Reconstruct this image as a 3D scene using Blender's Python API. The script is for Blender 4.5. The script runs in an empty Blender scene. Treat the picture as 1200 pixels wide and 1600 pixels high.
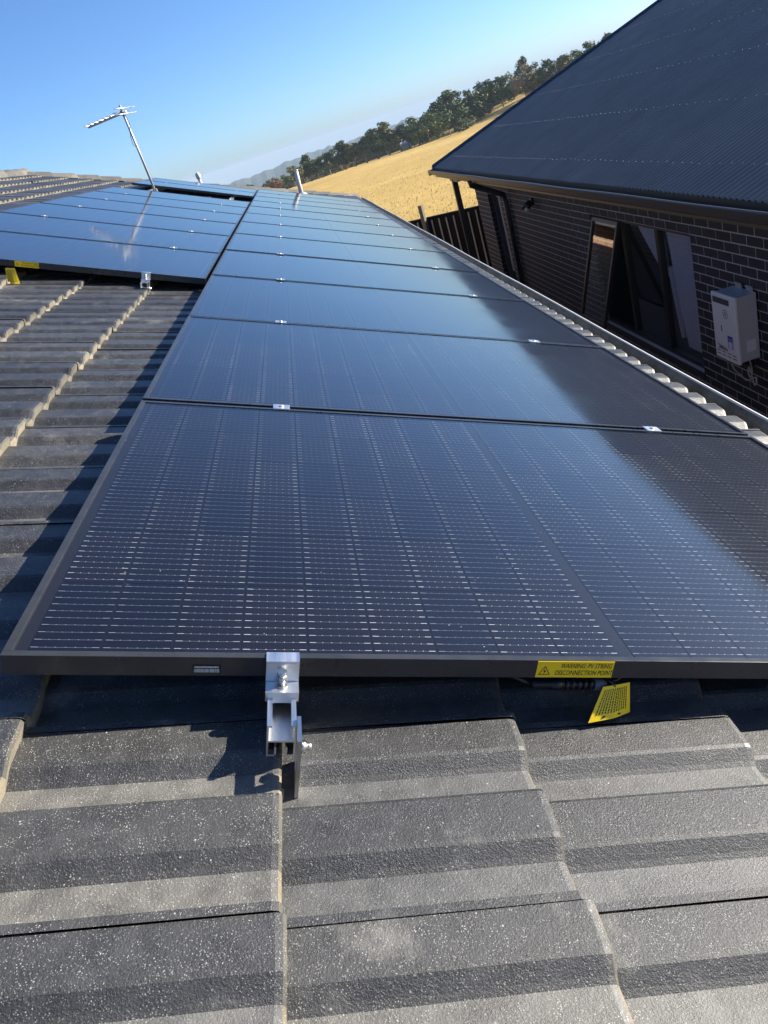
import bpy, bmesh, math, random
from math import sin, cos, tan, pi, radians as rad, sqrt, atan2, hypot
from mathutils import Matrix, Vector
random.seed(7)
S = bpy.context.scene
COL = S.collection

# ------------------------------------------------------------------ camera, sky, sun, exposure
PITCH = rad(22.5)                       # pitch of the tiled roof; X = down the slope (level), Y = along the eave, Z = up
cam_d = bpy.data.cameras.new('camera')
cam_d.sensor_fit = 'VERTICAL'; cam_d.sensor_height = 36.0; cam_d.lens = 26.8
cam_d.clip_start = 0.02; cam_d.clip_end = 30000
cam = bpy.data.objects.new('camera', cam_d); COL.objects.link(cam)
cam.matrix_world = Matrix(((0.95039, 0.3106, 0.01673, 0.5502),
                           (-0.12284, 0.42421, -0.89719, -0.8717),
                           (-0.28576, 0.85063, 0.44132, 0.4544),
                           (0, 0, 0, 1)))
S.camera = cam
SUN = Vector((1.334, 0.29, 0.530)).normalized()      # towards the sun
sun_el = math.asin(SUN.z); sun_az = atan2(SUN.x, SUN.y)
W = bpy.data.worlds.new('World'); S.world = W; W.use_nodes = True
wn = W.node_tree.nodes; wl = W.node_tree.links; wn.clear()
sky = wn.new('ShaderNodeTexSky'); sky.sky_type = 'NISHITA'; sky.sun_disc = False
sky.sun_elevation = sun_el; sky.sun_rotation = sun_az
sky.altitude = 0; sky.air_density = 0.7; sky.dust_density = 0.5; sky.ozone_density = 6.5
bg = wn.new('ShaderNodeBackground'); bg.inputs['Strength'].default_value = 0.090
wo = wn.new('ShaderNodeOutputWorld')
wl.new(sky.outputs[0], bg.inputs[0]); wl.new(bg.outputs[0], wo.inputs[0])
sun_d = bpy.data.lights.new('sun', 'SUN'); sun_d.energy = 5.0; sun_d.angle = rad(0.53); sun_d.color = (1.0, 0.93, 0.80)
sun = bpy.data.objects.new('sun', sun_d); COL.objects.link(sun)
sun.rotation_euler = SUN.to_track_quat('Z', 'Y').to_euler()
S.view_settings.view_transform = 'Standard'; S.view_settings.look = 'None'
S.view_settings.exposure = 1.25; S.view_settings.gamma = 1.0; S.view_settings.use_curve_mapping = False
S.cycles.max_bounces = 6; S.cycles.transparent_max_bounces = 12; S.cycles.volume_bounces = 1
S.cycles.use_denoising = True

# ------------------------------------------------------------------ helpers
RM = Matrix.Rotation(PITCH, 3, 'Y')
def roofW(u, v, n): return RM @ Vector((u, v, n))

class MB:
    """collects verts and faces (with material slots) and links them as one mesh object"""
    def __init__(s): s.v = []; s.f = []; s.m = []; s.sm = []
    def add(s, verts, faces, mi=0, smooth=False, M=None):
        o = len(s.v)
        for p in verts:
            p = Vector(p); s.v.append(tuple(M @ p) if M is not None else tuple(p))
        for f in faces:
            s.f.append([o + i for i in f]); s.m.append(mi); s.sm.append(smooth)
        return s
    def box(s, a, b, mi=0, M=None, bev=0.0):
        x0, y0, z0 = [min(p, q) for p, q in zip(a, b)]; x1, y1, z1 = [max(p, q) for p, q in zip(a, b)]
        if bev <= 0:
            return s.add([(x0,y0,z0),(x1,y0,z0),(x1,y1,z0),(x0,y1,z0),(x0,y0,z1),(x1,y0,z1),(x1,y1,z1),(x0,y1,z1)],
                  [(3,2,1,0),(4,5,6,7),(0,1,5,4),(1,2,6,5),(2,3,7,6),(3,0,4,7)], mi, False, M)
        bm = bmesh.new(); bmesh.ops.create_cube(bm, size=1)
        for w in bm.verts: w.co = Vector(((x0+x1)/2 + w.co.x*(x1-x0), (y0+y1)/2 + w.co.y*(y1-y0), (z0+z1)/2 + w.co.z*(z1-z0)))
        bmesh.ops.bevel(bm, geom=bm.edges[:], offset=bev, segments=2, affect='EDGES', profile=0.6)
        bm.verts.index_update()
        s.add([w.co.copy() for w in bm.verts], [[w.index for w in f.verts] for f in bm.faces], mi, False, M); bm.free(); return s
    def tube(s, pts, r, seg=8, mi=0, caps=True, radii=None):
        pts = [Vector(p) for p in pts]; o = len(s.v); n = len(pts)
        up = Vector((0.13, 0.29, 0.95)).normalized()
        for i, p in enumerate(pts):
            t = (pts[min(i+1, n-1)] - pts[max(i-1, 0)]).normalized()
            a = t.cross(up)
            if a.length < 1e-3: a = t.cross(Vector((1, 0, 0)))
            a.normalize(); b = t.cross(a)
            rr = radii[i] if radii else r
            for k in range(seg):
                q = p + (a*cos(2*pi*k/seg) + b*sin(2*pi*k/seg))*rr
                s.v.append(tuple(q))
        for i in range(n-1):
            for k in range(seg):
                s.f.append([o+i*seg+k, o+i*seg+(k+1) % seg, o+(i+1)*seg+(k+1) % seg, o+(i+1)*seg+k]); s.m.append(mi); s.sm.append(True)
        if caps:
            s.f.append([o+k for k in range(seg)][::-1]); s.m.append(mi); s.sm.append(False)
            s.f.append([o+(n-1)*seg+k for k in range(seg)]); s.m.append(mi); s.sm.append(False)
        return s
    def extrude(s, prof, y0, y1, mi=0, closed=True, caps=True):
        """profile of (x,z) drawn along y"""
        n = len(prof); o = len(s.v)
        for y in (y0, y1):
            for x, z in prof: s.v.append((x, y, z))
        rng = range(n if closed else n-1)
        for i in rng:
            j = (i+1) % n
            s.f.append([o+i, o+j, o+n+j, o+n+i]); s.m.append(mi); s.sm.append(False)
        if closed and caps:
            s.f.append([o+i for i in range(n)][::-1]); s.m.append(mi); s.sm.append(False)
            s.f.append([o+n+i for i in range(n)]); s.m.append(mi); s.sm.append(False)
        return s
    def mesh(s, name, mats):
        me = bpy.data.meshes.new(name); me.from_pydata(s.v, [], s.f)
        for m in (mats if isinstance(mats, (list, tuple)) else [mats]): me.materials.append(m)
        me.polygons.foreach_set('material_index', s.m); me.polygons.foreach_set('use_smooth', s.sm)
        me.validate(); me.update(); return me
    def build(s, name, mats, parent=None, loc=None, rot=None):
        return link(name, s.mesh(name, mats), parent, loc, rot)

def link(name, data, parent=None, loc=None, rot=None):
    o = bpy.data.objects.new(name, data); COL.objects.link(o)
    if parent is not None: o.parent = parent
    if loc is not None: o.location = loc
    if rot is not None: o.rotation_euler = rot
    return o
def empty(name, loc=(0,0,0), rot=(0,0,0)):
    o = link(name, None, None, loc, rot); o.empty_display_size = 0.2; return o
def tag(o, label=None, cat=None, group=None, kind=None):
    if label: o['label'] = label
    if cat: o['category'] = cat
    if group: o['group'] = group
    if kind: o['kind'] = kind
    return o

def mat(name, col=(.5,.5,.5), rough=.6, metal=0.0, spec=.5, coat=0.0):
    m = bpy.data.materials.new(name); m.use_nodes = True
    b = m.node_tree.nodes['Principled BSDF']
    b.inputs['Base Color'].default_value = (*col, 1); b.inputs['Roughness'].default_value = rough
    b.inputs['Metallic'].default_value = metal; b.inputs['Specular IOR Level'].default_value = spec
    b.inputs['Coat Weight'].default_value = coat
    return m
def nd(m, t, **kw):
    n = m.node_tree.nodes.new(t)
    for k, v in kw.items():
        if k in n.inputs: n.inputs[k].default_value = v
        else: setattr(n, k, v)
    return n
def lk(m, a, b): m.node_tree.links.new(a, b)
def bsdf(m): return m.node_tree.nodes['Principled BSDF']
def ramp(m, fac, stops):
    r = nd(m, 'ShaderNodeValToRGB'); e = r.color_ramp.elements
    while len(e) < len(stops): e.new(0.5)
    for i, (p, c) in enumerate(stops):
        e[i].position = p; e[i].color = (*c, 1) if len(c) == 3 else c
    lk(m, fac, r.inputs[0]); return r.outputs[0]
def mixc(m, fac, a, b, mode='MIX'):
    x = nd(m, 'ShaderNodeMix', data_type='RGBA', blend_type=mode)
    for i, s in ((0, fac), (6, a), (7, b)):
        if isinstance(s, (int, float)): x.inputs[i].default_value = s
        elif isinstance(s, tuple): x.inputs[i].default_value = (*s, 1)
        else: lk(m, s, x.inputs[i])
    return x.outputs[2]
def noise(m, scale, detail=4, rough=.55, vec=None, out=0):
    n = nd(m, 'ShaderNodeTexNoise', Scale=scale, Detail=detail, Roughness=rough)
    if vec is not None: lk(m, vec, n.inputs['Vector'])
    return n.outputs[out]
def pos(m, scale=None):
    g = nd(m, 'ShaderNodeNewGeometry').outputs['Position']
    if scale:
        mp = nd(m, 'ShaderNodeMapping'); mp.inputs['Scale'].default_value = scale; lk(m, g, mp.inputs[0]); return mp.outputs[0]
    return g
def bump(m, h, strength=.3, dist=.002, prev=None):
    b = nd(m, 'ShaderNodeBump', Strength=strength, Distance=dist); lk(m, h, b.inputs['Height'])
    if prev is not None: lk(m, prev, b.inputs['Normal'])
    return b.outputs[0]

# ------------------------------------------------------------------ materials
def m_tile(name, base, dust, fleck, rough):
    m = mat(name, rough=rough); p = pos(m)
    big = noise(m, 2.3, 5, .6, p); mid = noise(m, 26, 4, .6, p); fine = noise(m, 520, 2, .7, p)
    sp = nd(m, 'ShaderNodeTexVoronoi', Scale=380.0); lk(m, p, sp.inputs['Vector'])
    sp2 = nd(m, 'ShaderNodeTexVoronoi', Scale=95.0); lk(m, p, sp2.inputs['Vector'])
    oi = nd(m, 'ShaderNodeObjectInfo').outputs['Random']
    c = ramp(m, mid, [(.3, tuple(x*.75 for x in base)), (.7, tuple(x*1.3 for x in base))])
    # dust settles in the flat pans: attribute pan is 1 on those faces
    at = nd(m, 'ShaderNodeAttribute', attribute_name='pan').outputs['Fac']
    md = nd(m, 'ShaderNodeMath', operation='MULTIPLY_ADD'); lk(m, big, md.inputs[0]); md.inputs[1].default_value = .5; lk(m, at, md.inputs[2])
    dm = ramp(m, md.outputs[0], [(.3, (0,0,0)), (1.25 if False else 1.0, (1,1,1))])
    mg = nd(m, 'ShaderNodeMath', operation='MULTIPLY'); lk(m, dm, mg.inputs[0]); lk(m, ramp(m, mid, [(.25, (.35,)*3), (.7, (1,)*3)]), mg.inputs[1])
    mg2 = nd(m, 'ShaderNodeMath', operation='MULTIPLY'); lk(m, mg.outputs[0], mg2.inputs[0]); mg2.inputs[1].default_value = .8
    c = mixc(m, mg2.outputs[0], c, dust)
    f1 = ramp(m, sp.outputs['Distance'], [(.12, (1,)*3), (.30, (0,)*3)])
    f2 = ramp(m, sp2.outputs['Distance'], [(.05, (1,)*3), (.14, (0,)*3)])
    k1 = nd(m, 'ShaderNodeMath', operation='MULTIPLY'); lk(m, f1, k1.inputs[0]); lk(m, ramp(m, noise(m, 60, 3, .6, p), [(.38, (0,)*3), (.66, (.8,)*3)]), k1.inputs[1])
    k2 = nd(m, 'ShaderNodeMath', operation='MULTIPLY'); lk(m, f2, k2.inputs[0]); lk(m, ramp(m, noise(m, 14, 3, .6, p), [(.50, (0,)*3), (.66, (.85,)*3)]), k2.inputs[1])
    c = mixc(m, k1.outputs[0], c, fleck); c = mixc(m, k2.outputs[0], c, tuple(x*1.15 for x in fleck))
    # pale lichen and lime stains with soft edges
    dk = ramp(m, noise(m, 7.3, 5, .7, p), [(.55, (0,)*3), (.72, (.55,)*3)]); c = mixc(m, dk, c, (.022, .022, .022))
    st = ramp(m, noise(m, 5.1, 6, .68, p), [(.58, (0,)*3), (.76, (.5,)*3)])
    c = mixc(m, st, c, (.33, .32, .29))
    v = ramp(m, oi, [(0, (.72, .73, .76)), (.5, (1.0,)*3), (1, (1.28, 1.24, 1.16))]); c = mixc(m, 1.0, c, v, 'MULTIPLY')
    lk(m, c, bsdf(m).inputs['Base Color'])
    lk(m, ramp(m, mid, [(.3, (rough-.06,)*3), (.75, (rough+.18,)*3)]), bsdf(m).inputs['Roughness'])
    n1 = bump(m, noise(m, 330, 4, .7, p), .62, .0024); n2 = bump(m, fine, .45, .0012, n1)
    n3 = bump(m, noise(m, 9, 4, .6, p), .3, .006, n2)
    lk(m, n3, bsdf(m).inputs['Normal']); return m
M_TILE = m_tile('tile_concrete', (.036, .0365, .039), (.160, .157, .148), (.56, .55, .51), .42)
bsdf(M_TILE).inputs['Coat Weight'].default_value = .32; bsdf(M_TILE).inputs['Coat Roughness'].default_value = .42
M_NOSE = m_tile('tile_raw_edge', (.20, .178, .135), (.30, .25, .17), (.42, .38, .31), .9)
M_TLIP = m_tile('tile_worn_lip', (.085, .08, .068), (.24, .20, .13), (.5, .46, .38), .8)
M_CAP = m_tile('ridge_cap_concrete', (.10, .092, .082), (.19, .175, .15), (.4, .36, .3), .75)
M_CEM = m_tile('bedding_mortar', (.3, .25, .18), (.38, .32, .22), (.45, .4, .3), .9)

M_BLACK = mat('black_anodised', (.05, .05, .05), .3, 0.0, .5, .10)
nn = noise(M_BLACK, 35, 4, .6, pos(M_BLACK)); lk(M_BLACK, ramp(M_BLACK, nn, [(.3, (.22,)*3), (.7, (.42,)*3)]), bsdf(M_BLACK).inputs['Roughness'])
lk(M_BLACK, ramp(M_BLACK, noise(M_BLACK, 7, 5, .7, pos(M_BLACK)), [(.35, (.022, .023, .026)), (.85, (.042, .043, .047))]), bsdf(M_BLACK).inputs['Base Color'])
M_ALU = mat('mill_aluminium', (.78, .79, .80), .38, 1.0)
lk(M_ALU, ramp(M_ALU, noise(M_ALU, 60, 4, .6, pos(M_ALU, (1, .08, 1))), [(.3, (.28,)*3), (.7, (.5,)*3)]), bsdf(M_ALU).inputs['Roughness'])
M_STEEL = mat('stainless_steel', (.62, .62, .60), .3, 1.0)
M_GALV = mat('galvanised_steel', (.45, .46, .47), .55, .7)
M_CELL = mat('silicon_cell', (.010, .012, .026), .45, 0.0, .15)
cp = pos(M_CELL)
oc = nd(M_CELL, 'ShaderNodeObjectInfo').outputs['Random']
cc = mixc(M_CELL, oc, (.0035, .0042, .010), (.0065, .006, .010))
fing = nd(M_CELL, 'ShaderNodeTexWave', wave_type='BANDS', bands_direction='X', Scale=130.0); fing.inputs['Distortion'].default_value = 0.0
tcx = nd(M_CELL, 'ShaderNodeTexCoord'); lk(M_CELL, tcx.outputs['Object'], fing.inputs['Vector'])
cc = mixc(M_CELL, ramp(M_CELL, fing.outputs['Fac'], [(.75, (0,)*3), (.98, (.10,)*3)]), cc, (.03, .032, .045))
lk(M_CELL, cc, bsdf(M_CELL).inputs['Base Color'])
M_BACK = mat('black_backsheet', (.011, .0115, .016), .6, spec=.1)
M_RIB = mat('tinned_pad', (.52, .54, .58), .5, .1)
_o = nd(M_RIB, 'ShaderNodeObjectInfo').outputs['Random']; lk(M_RIB, ramp(M_RIB, _o, [(0, (.20, .21, .23)), (.6, (.36, .37, .40)), (1, (.62, .64, .68))]), bsdf(M_RIB).inputs['Base Color'])  # stronger glint on some cells is put into the pad colour, random per object
M_WIRE = mat('tinned_wire', (.15, .155, .17), .5, .0, .2)
M_GLASS = bpy.data.materials.new('solar_glass'); M_GLASS.use_nodes = True
def glassmat(m, ior, rough, tint=(1,1,1), dirt=0.0):
    n = m.node_tree.nodes; n.clear()
    out = n.new('ShaderNodeOutputMaterial'); mx = n.new('ShaderNodeMixShader'); tr = n.new('ShaderNodeBsdfTransparent'); gl = n.new('ShaderNodeBsdfGlossy'); lw = n.new('ShaderNodeLayerWeight'); lw.inputs['Blend'].default_value = .5; pw = nd(m, 'ShaderNodeMath', operation='POWER'); pw.inputs[1].default_value = 4.3; lk(m, lw.outputs['Facing'], pw.inputs[0])
    f0 = ((ior-1)/(ior+1))**2; fr = nd(m, 'ShaderNodeMath', operation='MULTIPLY_ADD'); lk(m, pw.outputs[0], fr.inputs[0]); fr.inputs[1].default_value = 1-f0; fr.inputs[2].default_value = f0; gl.inputs['Roughness'].default_value = rough; tr.inputs['Color'].default_value = (*tint, 1)
    lk(m, fr.outputs[0], mx.inputs[0]); lk(m, tr.outputs[0], mx.inputs[1]); lk(m, gl.outputs[0], mx.inputs[2])
    if dirt > 0:
        p = pos(m)
        lk(m, ramp(m, noise(m, 3.0, 5, .65, p), [(.3, (rough*.7,)*3), (.75, (rough*1.7,)*3)]), gl.inputs['Roughness'])
        df = n.new('ShaderNodeBsdfDiffuse'); df.inputs['Color'].default_value = (.55, .53, .50, 1)
        m2 = n.new('ShaderNodeMixShader')
        sp = nd(m, 'ShaderNodeTexVoronoi', Scale=60.0); lk(m, p, sp.inputs['Vector'])
        k = nd(m, 'ShaderNodeMath', operation='MULTIPLY'); lk(m, ramp(m, sp.outputs['Distance'], [(.035, (1,)*3), (.07, (0,)*3)]), k.inputs[0]); lk(m, ramp(m, noise(m, 11, 2, .5, p), [(.55, (0,)*3), (.62, (.8,)*3)]), k.inputs[1])
        a = nd(m, 'ShaderNodeMath', operation='MULTIPLY_ADD'); lk(m, ramp(m, noise(m, 1.7, 6, .7, p), [(.4, (0,)*3), (.8, (1,)*3)]), a.inputs[0]); a.inputs[1].default_value = dirt; lk(m, k.outputs[0], a.inputs[2])
        lk(m, a.outputs[0], m2.inputs[0]); lk(m, mx.outputs[0], m2.inputs[1]); lk(m, df.outputs[0], m2.inputs[2]); lk(m, m2.outputs[0], out.inputs[0])
    else: lk(m, mx.outputs[0], out.inputs[0])
glassmat(M_GLASS, 1.55, .06, dirt=.004)
M_PANE = bpy.data.materials.new('window_glass'); M_PANE.use_nodes = True; glassmat(M_PANE, 2.9, .002, (.86, .88, .9))
M_YEL = mat('yellow_label', (.95, .66, .010), .42)
M_INK = mat('black_ink', (.012, .011, .01), .6)
M_WHITE = mat('white_print', (.75, .75, .75), .5)
M_CABLE = mat('black_plastic', (.015, .015, .017), .35)
M_PVC = mat('white_pvc', (.58, .57, .53), .5)
M_GREYP = mat('grey_plastic', (.16, .16, .165), .5)
# neighbour
M_STEELROOF = mat('dark_steel_sheeting', (.062, .064, .072), .42, 0.0, .4)
pr = pos(M_STEELROOF)
c_ = ramp(M_STEELROOF, noise(M_STEELROOF, 1.6, 5, .65, pr), [(.3, (.205, .178, .155)), (.75, (.270, .238, .208))])
spk = nd(M_STEELROOF, 'ShaderNodeTexVoronoi', Scale=22.0); lk(M_STEELROOF, pr, spk.inputs['Vector'])
kk = nd(M_STEELROOF, 'ShaderNodeMath', operation='MULTIPLY'); lk(M_STEELROOF, ramp(M_STEELROOF, spk.outputs['Distance'], [(.06, (1,)*3), (.2, (0,)*3)]), kk.inputs[0]); lk(M_STEELROOF, ramp(M_STEELROOF, noise(M_STEELROOF, 3, 3, .6, pr), [(.5, (0,)*3), (.7, (.35,)*3)]), kk.inputs[1])
c_ = mixc(M_STEELROOF, kk.outputs[0], c_, (.2, .2, .19)); lk(M_STEELROOF, c_, bsdf(M_STEELROOF).inputs['Base Color'])
lk(M_STEELROOF, ramp(M_STEELROOF, noise(M_STEELROOF, 8, 4, .6, pr), [(.3, (.34,)*3), (.7, (.55,)*3)]), bsdf(M_STEELROOF).inputs['Roughness'])
M_NAVY = mat('navy_flashing', (.020, .024, .042), .4)
M_FASC = mat('taupe_gutter_paint', (.060, .051, .042), .4)
M_GUT = mat('charcoal_gutter', (.075, .078, .082), .35)
M_GUTIN = mat('gutter_lining', (.20, .21, .21), .45)
lk(M_GUTIN, ramp(M_GUTIN, noise(M_GUTIN, 6, 6, .7, pos(M_GUTIN)), [(.35, (.05, .05, .045)), (.7, (.22, .22, .21))]), bsdf(M_GUTIN).inputs['Base Color'])
M_LIP = mat('worn_gutter_lip', (.72, .72, .70), .35)
def m_brick(name, a, b):
    m = mat(name, a, .7); p = pos(m)
    oi = nd(m, 'ShaderNodeObjectInfo').outputs['Random']
    c = mixc(m, noise(m, 4.3, 4, .6, p), a, b); c = mixc(m, ramp(m, noise(m, 90, 3, .7, p), [(.55, (0,)*3), (.75, (.35,)*3)]), c, tuple(x*1.7 for x in b))
    c = mixc(m, 1.0, c, ramp(m, oi, [(0, (.75,)*3), (1, (1.3,)*3)]), 'MULTIPLY')
    lk(m, c, bsdf(m).inputs['Base Color']); lk(m, bump(m, noise(m, 60, 4, .6, p), .5, .003), bsdf(m).inputs['Normal']); return m
M_BRICK = m_brick('dark_brick', (.016, .017, .022), (.030, .030, .036))
M_MORTAR = mat('grey_mortar', (.42, .41, .42), .9)
M_FRAME = mat('black_window_frame', (.015, .015, .016), .4)
M_CURT = mat('lilac_curtain', (.74, .75, .84), .85)
bsdf(M_CURT).inputs['Subsurface Weight'].default_value = 0.0
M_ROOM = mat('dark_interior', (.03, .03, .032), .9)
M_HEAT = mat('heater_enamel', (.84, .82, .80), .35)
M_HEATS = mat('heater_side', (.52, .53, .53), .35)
M_BLUE = mat('blue_sticker', (.02, .05, .38), .45)
M_LITEDGE = mat('lit_edge_pine', (.55, .50, .40), .8)  # pale colour stands in for sun on the paling edges
M_DARKW = mat('dark_board', (.010, .011, .012), .8, spec=.08)  # near black; on the fence the shade of the boards is in this colour
M_CONC = mat('path_concrete', (.2, .19, .18), .85)
# our wall (brown brick, lit strip under the eave)
M_OWN = mat('brown_brickwork', (.3, .18, .1), .8)
br = nd(M_OWN, 'ShaderNodeTexBrick', Scale=1.0); br.inputs['Color1'].default_value = (.34, .18, .10, 1); br.inputs['Color2'].default_value = (.44, .26, .15, 1); br.inputs['Mortar'].default_value = (.62, .55, .45, 1)
br.inputs['Brick Width'].default_value = .24; br.inputs['Row Height'].default_value = .086; br.inputs['Mortar Size'].default_value = .006
_p = pos(M_OWN); sx = nd(M_OWN, 'ShaderNodeSeparateXYZ'); lk(M_OWN, _p, sx.inputs[0]); cx = nd(M_OWN, 'ShaderNodeCombineXYZ'); lk(M_OWN, sx.outputs['Y'], cx.inputs['X']); lk(M_OWN, sx.outputs['Z'], cx.inputs['Y'])
lk(M_OWN, cx.outputs[0], br.inputs['Vector']); lk(M_OWN, br.outputs['Color'], bsdf(M_OWN).inputs['Base Color'])
# land
M_FIELD = mat('dry_grass_ground', (.5, .36, .15), .95, spec=.1)
pf = pos(M_FIELD)
c_ = ramp(M_FIELD, noise(M_FIELD, .035, 6, .6, pf), [(.3, (.52, .335, .090)), (.55, (.64, .43, .135)), (.75, (.70, .50, .185))])
c_ = mixc(M_FIELD, ramp(M_FIELD, noise(M_FIELD, .6, 5, .7, pos(M_FIELD, (1, .25, 1))), [(.35, (0,)*3), (.75, (.6,)*3)]), c_, (.40, .27, .10))
c_ = mixc(M_FIELD, ramp(M_FIELD, noise(M_FIELD, 7, 4, .75, pf), [(.5, (0,)*3), (.8, (.5,)*3)]), c_, (.68, .53, .27))
sy = nd(M_FIELD, 'ShaderNodeSeparateXYZ'); lk(M_FIELD, pf, sy.inputs[0])
far = nd(M_FIELD, 'ShaderNodeMapRange'); lk(M_FIELD, sy.outputs['Y'], far.inputs[0]); far.inputs[1].default_value = 300; far.inputs[2].default_value = 420
c_ = mixc(M_FIELD, far.outputs[0], c_, ramp(M_FIELD, noise(M_FIELD, .01, 5, .6, pf), [(.4, (.05, .065, .03)), (.65, (.22, .18, .08))]))
lk(M_FIELD, c_, bsdf(M_FIELD).inputs['Base Color']); lk(M_FIELD, bump(M_FIELD, noise(M_FIELD, 5, 5, .7, pf), .5, .15), bsdf(M_FIELD).inputs['Normal'])
M_STRAW = mat('dry_grass_stem', (.60, .45, .20), .9, spec=.1)
M_HILL = mat('forested_hill', (.055, .07, .04), .95, spec=.1)
lk(M_HILL, ramp(M_HILL, noise(M_HILL, .012, 6, .65, pos(M_HILL)), [(.4, (.035, .05, .028)), (.66, (.085, .09, .05)), (.75, (.22, .19, .10))]), bsdf(M_HILL).inputs['Base Color'])
def m_leaf(name, a, b):
    m = mat(name, a, .6, spec=.25); oi = nd(m, 'ShaderNodeObjectInfo').outputs['Random']
    c = mixc(m, ramp(m, noise(m, .9, 3, .6, pos(m)), [(.3, (0,)*3), (.7, (1,)*3)]), a, b)
    c = mixc(m, 1.0, c, ramp(m, oi, [(0, (.75,)*3), (1, (1.25,)*3)]), 'MULTIPLY')
    lk(m, c, bsdf(m).inputs['Base Color']); bsdf(m).inputs['Transmission Weight'].default_value = 0.0; return m
M_LEAF = [m_leaf('gum_leaf', (.075, .105, .032), (.115, .145, .045)), m_leaf('pine_needle', (.045, .072, .026), (.072, .102, .034)),
          m_leaf('olive_leaf', (.13, .130, .045), (.18, .165, .06)), m_leaf('dry_brown_leaf', (.26, .19, .10), (.36, .27, .15)), m_leaf('rust_leaf', (.20, .085, .04), (.26, .12, .05))]
M_BARK = mat('grey_bark', (.20, .155, .115), .9)

# ------------------------------------------------------------------ the setting: ground, hills, haze
def ground_z(x, y):
    if y <= 22: return -3.3
    z = -3.3 - .0272*(min(y, 260)-22)
    if y > 260: z -= (y-260)*.09 if y < 900 else 57.6 + (y-900)*.008
    if 0 < y < 700: z += .13*max(0, min(x, 160) - 45)*min(1, max(0, (y-40)/120))
    z += .35*sin(x*.05+1.3)*sin(y*.043)*min(1, max(0, (y-30)/60)) * (1 if y < 300 else 0)
    return z
mb = MB(); rings = [0, 6, 12, 18, 22, 26, 32, 40, 50, 62, 76, 92, 110, 130, 150, 172, 196, 222, 250, 280, 320, 380, 460, 600, 800, 1100, 1600, 2400, 3600, 5500, 8800]; NS = 120
for r in rings:
    for k in range(NS):
        a = 2*pi*k/NS; x, y = r*sin(a), r*cos(a); mb.v.append((x, y, ground_z(x, y) if y > 0 else -3.3 - max(0, r-300)*.012))
for i in range(len(rings)-1):
    for k in range(NS):
        a, b, c, d = i*NS+k, i*NS+(k+1) % NS, (i+1)*NS+(k+1) % NS, (i+1)*NS+k
        mb.f.append([a, d, c, b] if i else [a, d, c]); mb.m.append(0); mb.sm.append(True)
ground = mb.build('ground', M_FIELD); ground['kind'] = 'structure'
path = MB().box((1.45, -6, -3.29), (3.86, 16.5, -3.27)).build('path', M_CONC); path['kind'] = 'structure'
# far wooded ridge below the horizon
mb = MB(); R0 = 2700; N = 420; rh = random.Random(3)
bump_w = [rh.uniform(0, 1) for _ in range(N+1)]
for i in range(N+1):
    az = rad(-32 + 78*i/N); dg = math.degrees(az)
    el = -.86 + .16*sin(dg*.21+.6) + .06*sin(dg*.9) + (.025*(dg-4) if dg > 4 else 0)*.5
    top = .45 + R0*tan(rad(el)) + 2.2*sin(dg*3.7+1) + 1.5*sin(dg*8.3) + 3.0*bump_w[i]*bump_w[max(0, i-1)]
    for rr, zz in ((R0-900, -140), (R0-500, (top-140)*.42-20), (R0-220, top-16), (R0, top), (R0+300, top-60)):
        mb.v.append((rr*sin(az), rr*cos(az), zz))
for i in range(N):
    for j in range(4): mb.f.append([i*5+j, (i+1)*5+j, (i+1)*5+j+1, i*5+j+1]); mb.m.append(0); mb.sm.append(False)
hills = mb.build('hills', M_HILL); hills['kind'] = 'structure'
hz = bpy.data.materials.new('haze_air'); hz.use_nodes = True; hz.node_tree.nodes.clear()
ho = nd(hz, 'ShaderNodeOutputMaterial'); pv = nd(hz, 'ShaderNodeVolumePrincipled'); pv.inputs['Color'].default_value = (.50, .63, .78, 1); pv.inputs['Density'].default_value = .00023; pv.inputs['Anisotropy'].default_value = 0.0
lk(hz, pv.outputs[0], ho.inputs['Volume'])
haze = MB().box((-9200, -9200, -260), (9200, 9200, 14)).build('haze', hz); haze['kind'] = 'stuff'; haze['label'] = 'thin blue haze over the valley'

# ------------------------------------------------------------------ our house: roof with single tiles
house = tag(empty('tiled_house', (0, 0, -3.3)), 'house under a dark grey concrete tile roof carrying the solar panels', 'house')
def under(o): o.parent = house; o.matrix_parent_inverse = Matrix.Translation((0, 0, 3.3)); return o
roof = empty('roof'); under(roof); roof.rotation_euler = (0, PITCH, 0)
GAUGE, TW, U0, V0, N0 = .34, .30, .37, -.325, -.128
HIP = lambda u: 15.75 + .80*u            # hip line on the roof slope
UR = -3.62                               # ridge
deck = MB()
vs = [(2.05, -6, -.175), (2.05, HIP(2.05), -.175), (UR, HIP(UR), -.175), (UR, -6, -.175)]
deck.add(vs, [(0, 1, 2, 3)]); under_deck = deck.build('roof_deck', M_DARKW, roof)
prof = [(.0, .0215), (.011, .022), (.015, .008), (.020, .0005), (.045, 0), (.068, .0), (.075, .0045), (.090, .0165), (.096, .019), (.130, .0205), (.159, .0215), (.165, .019), (.169, .005), (.174, .0),
        (.195, 0), (.217, .0), (.224, .0045), (.239, .0165), (.245, .0185), (.272, .0195), (.2996, .020)]
STEP = .026
rows = [(-.385, 0), (-.10, 0), (-.012, 0), (-.004, -.0018), (0.0, -.0065)]
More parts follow.
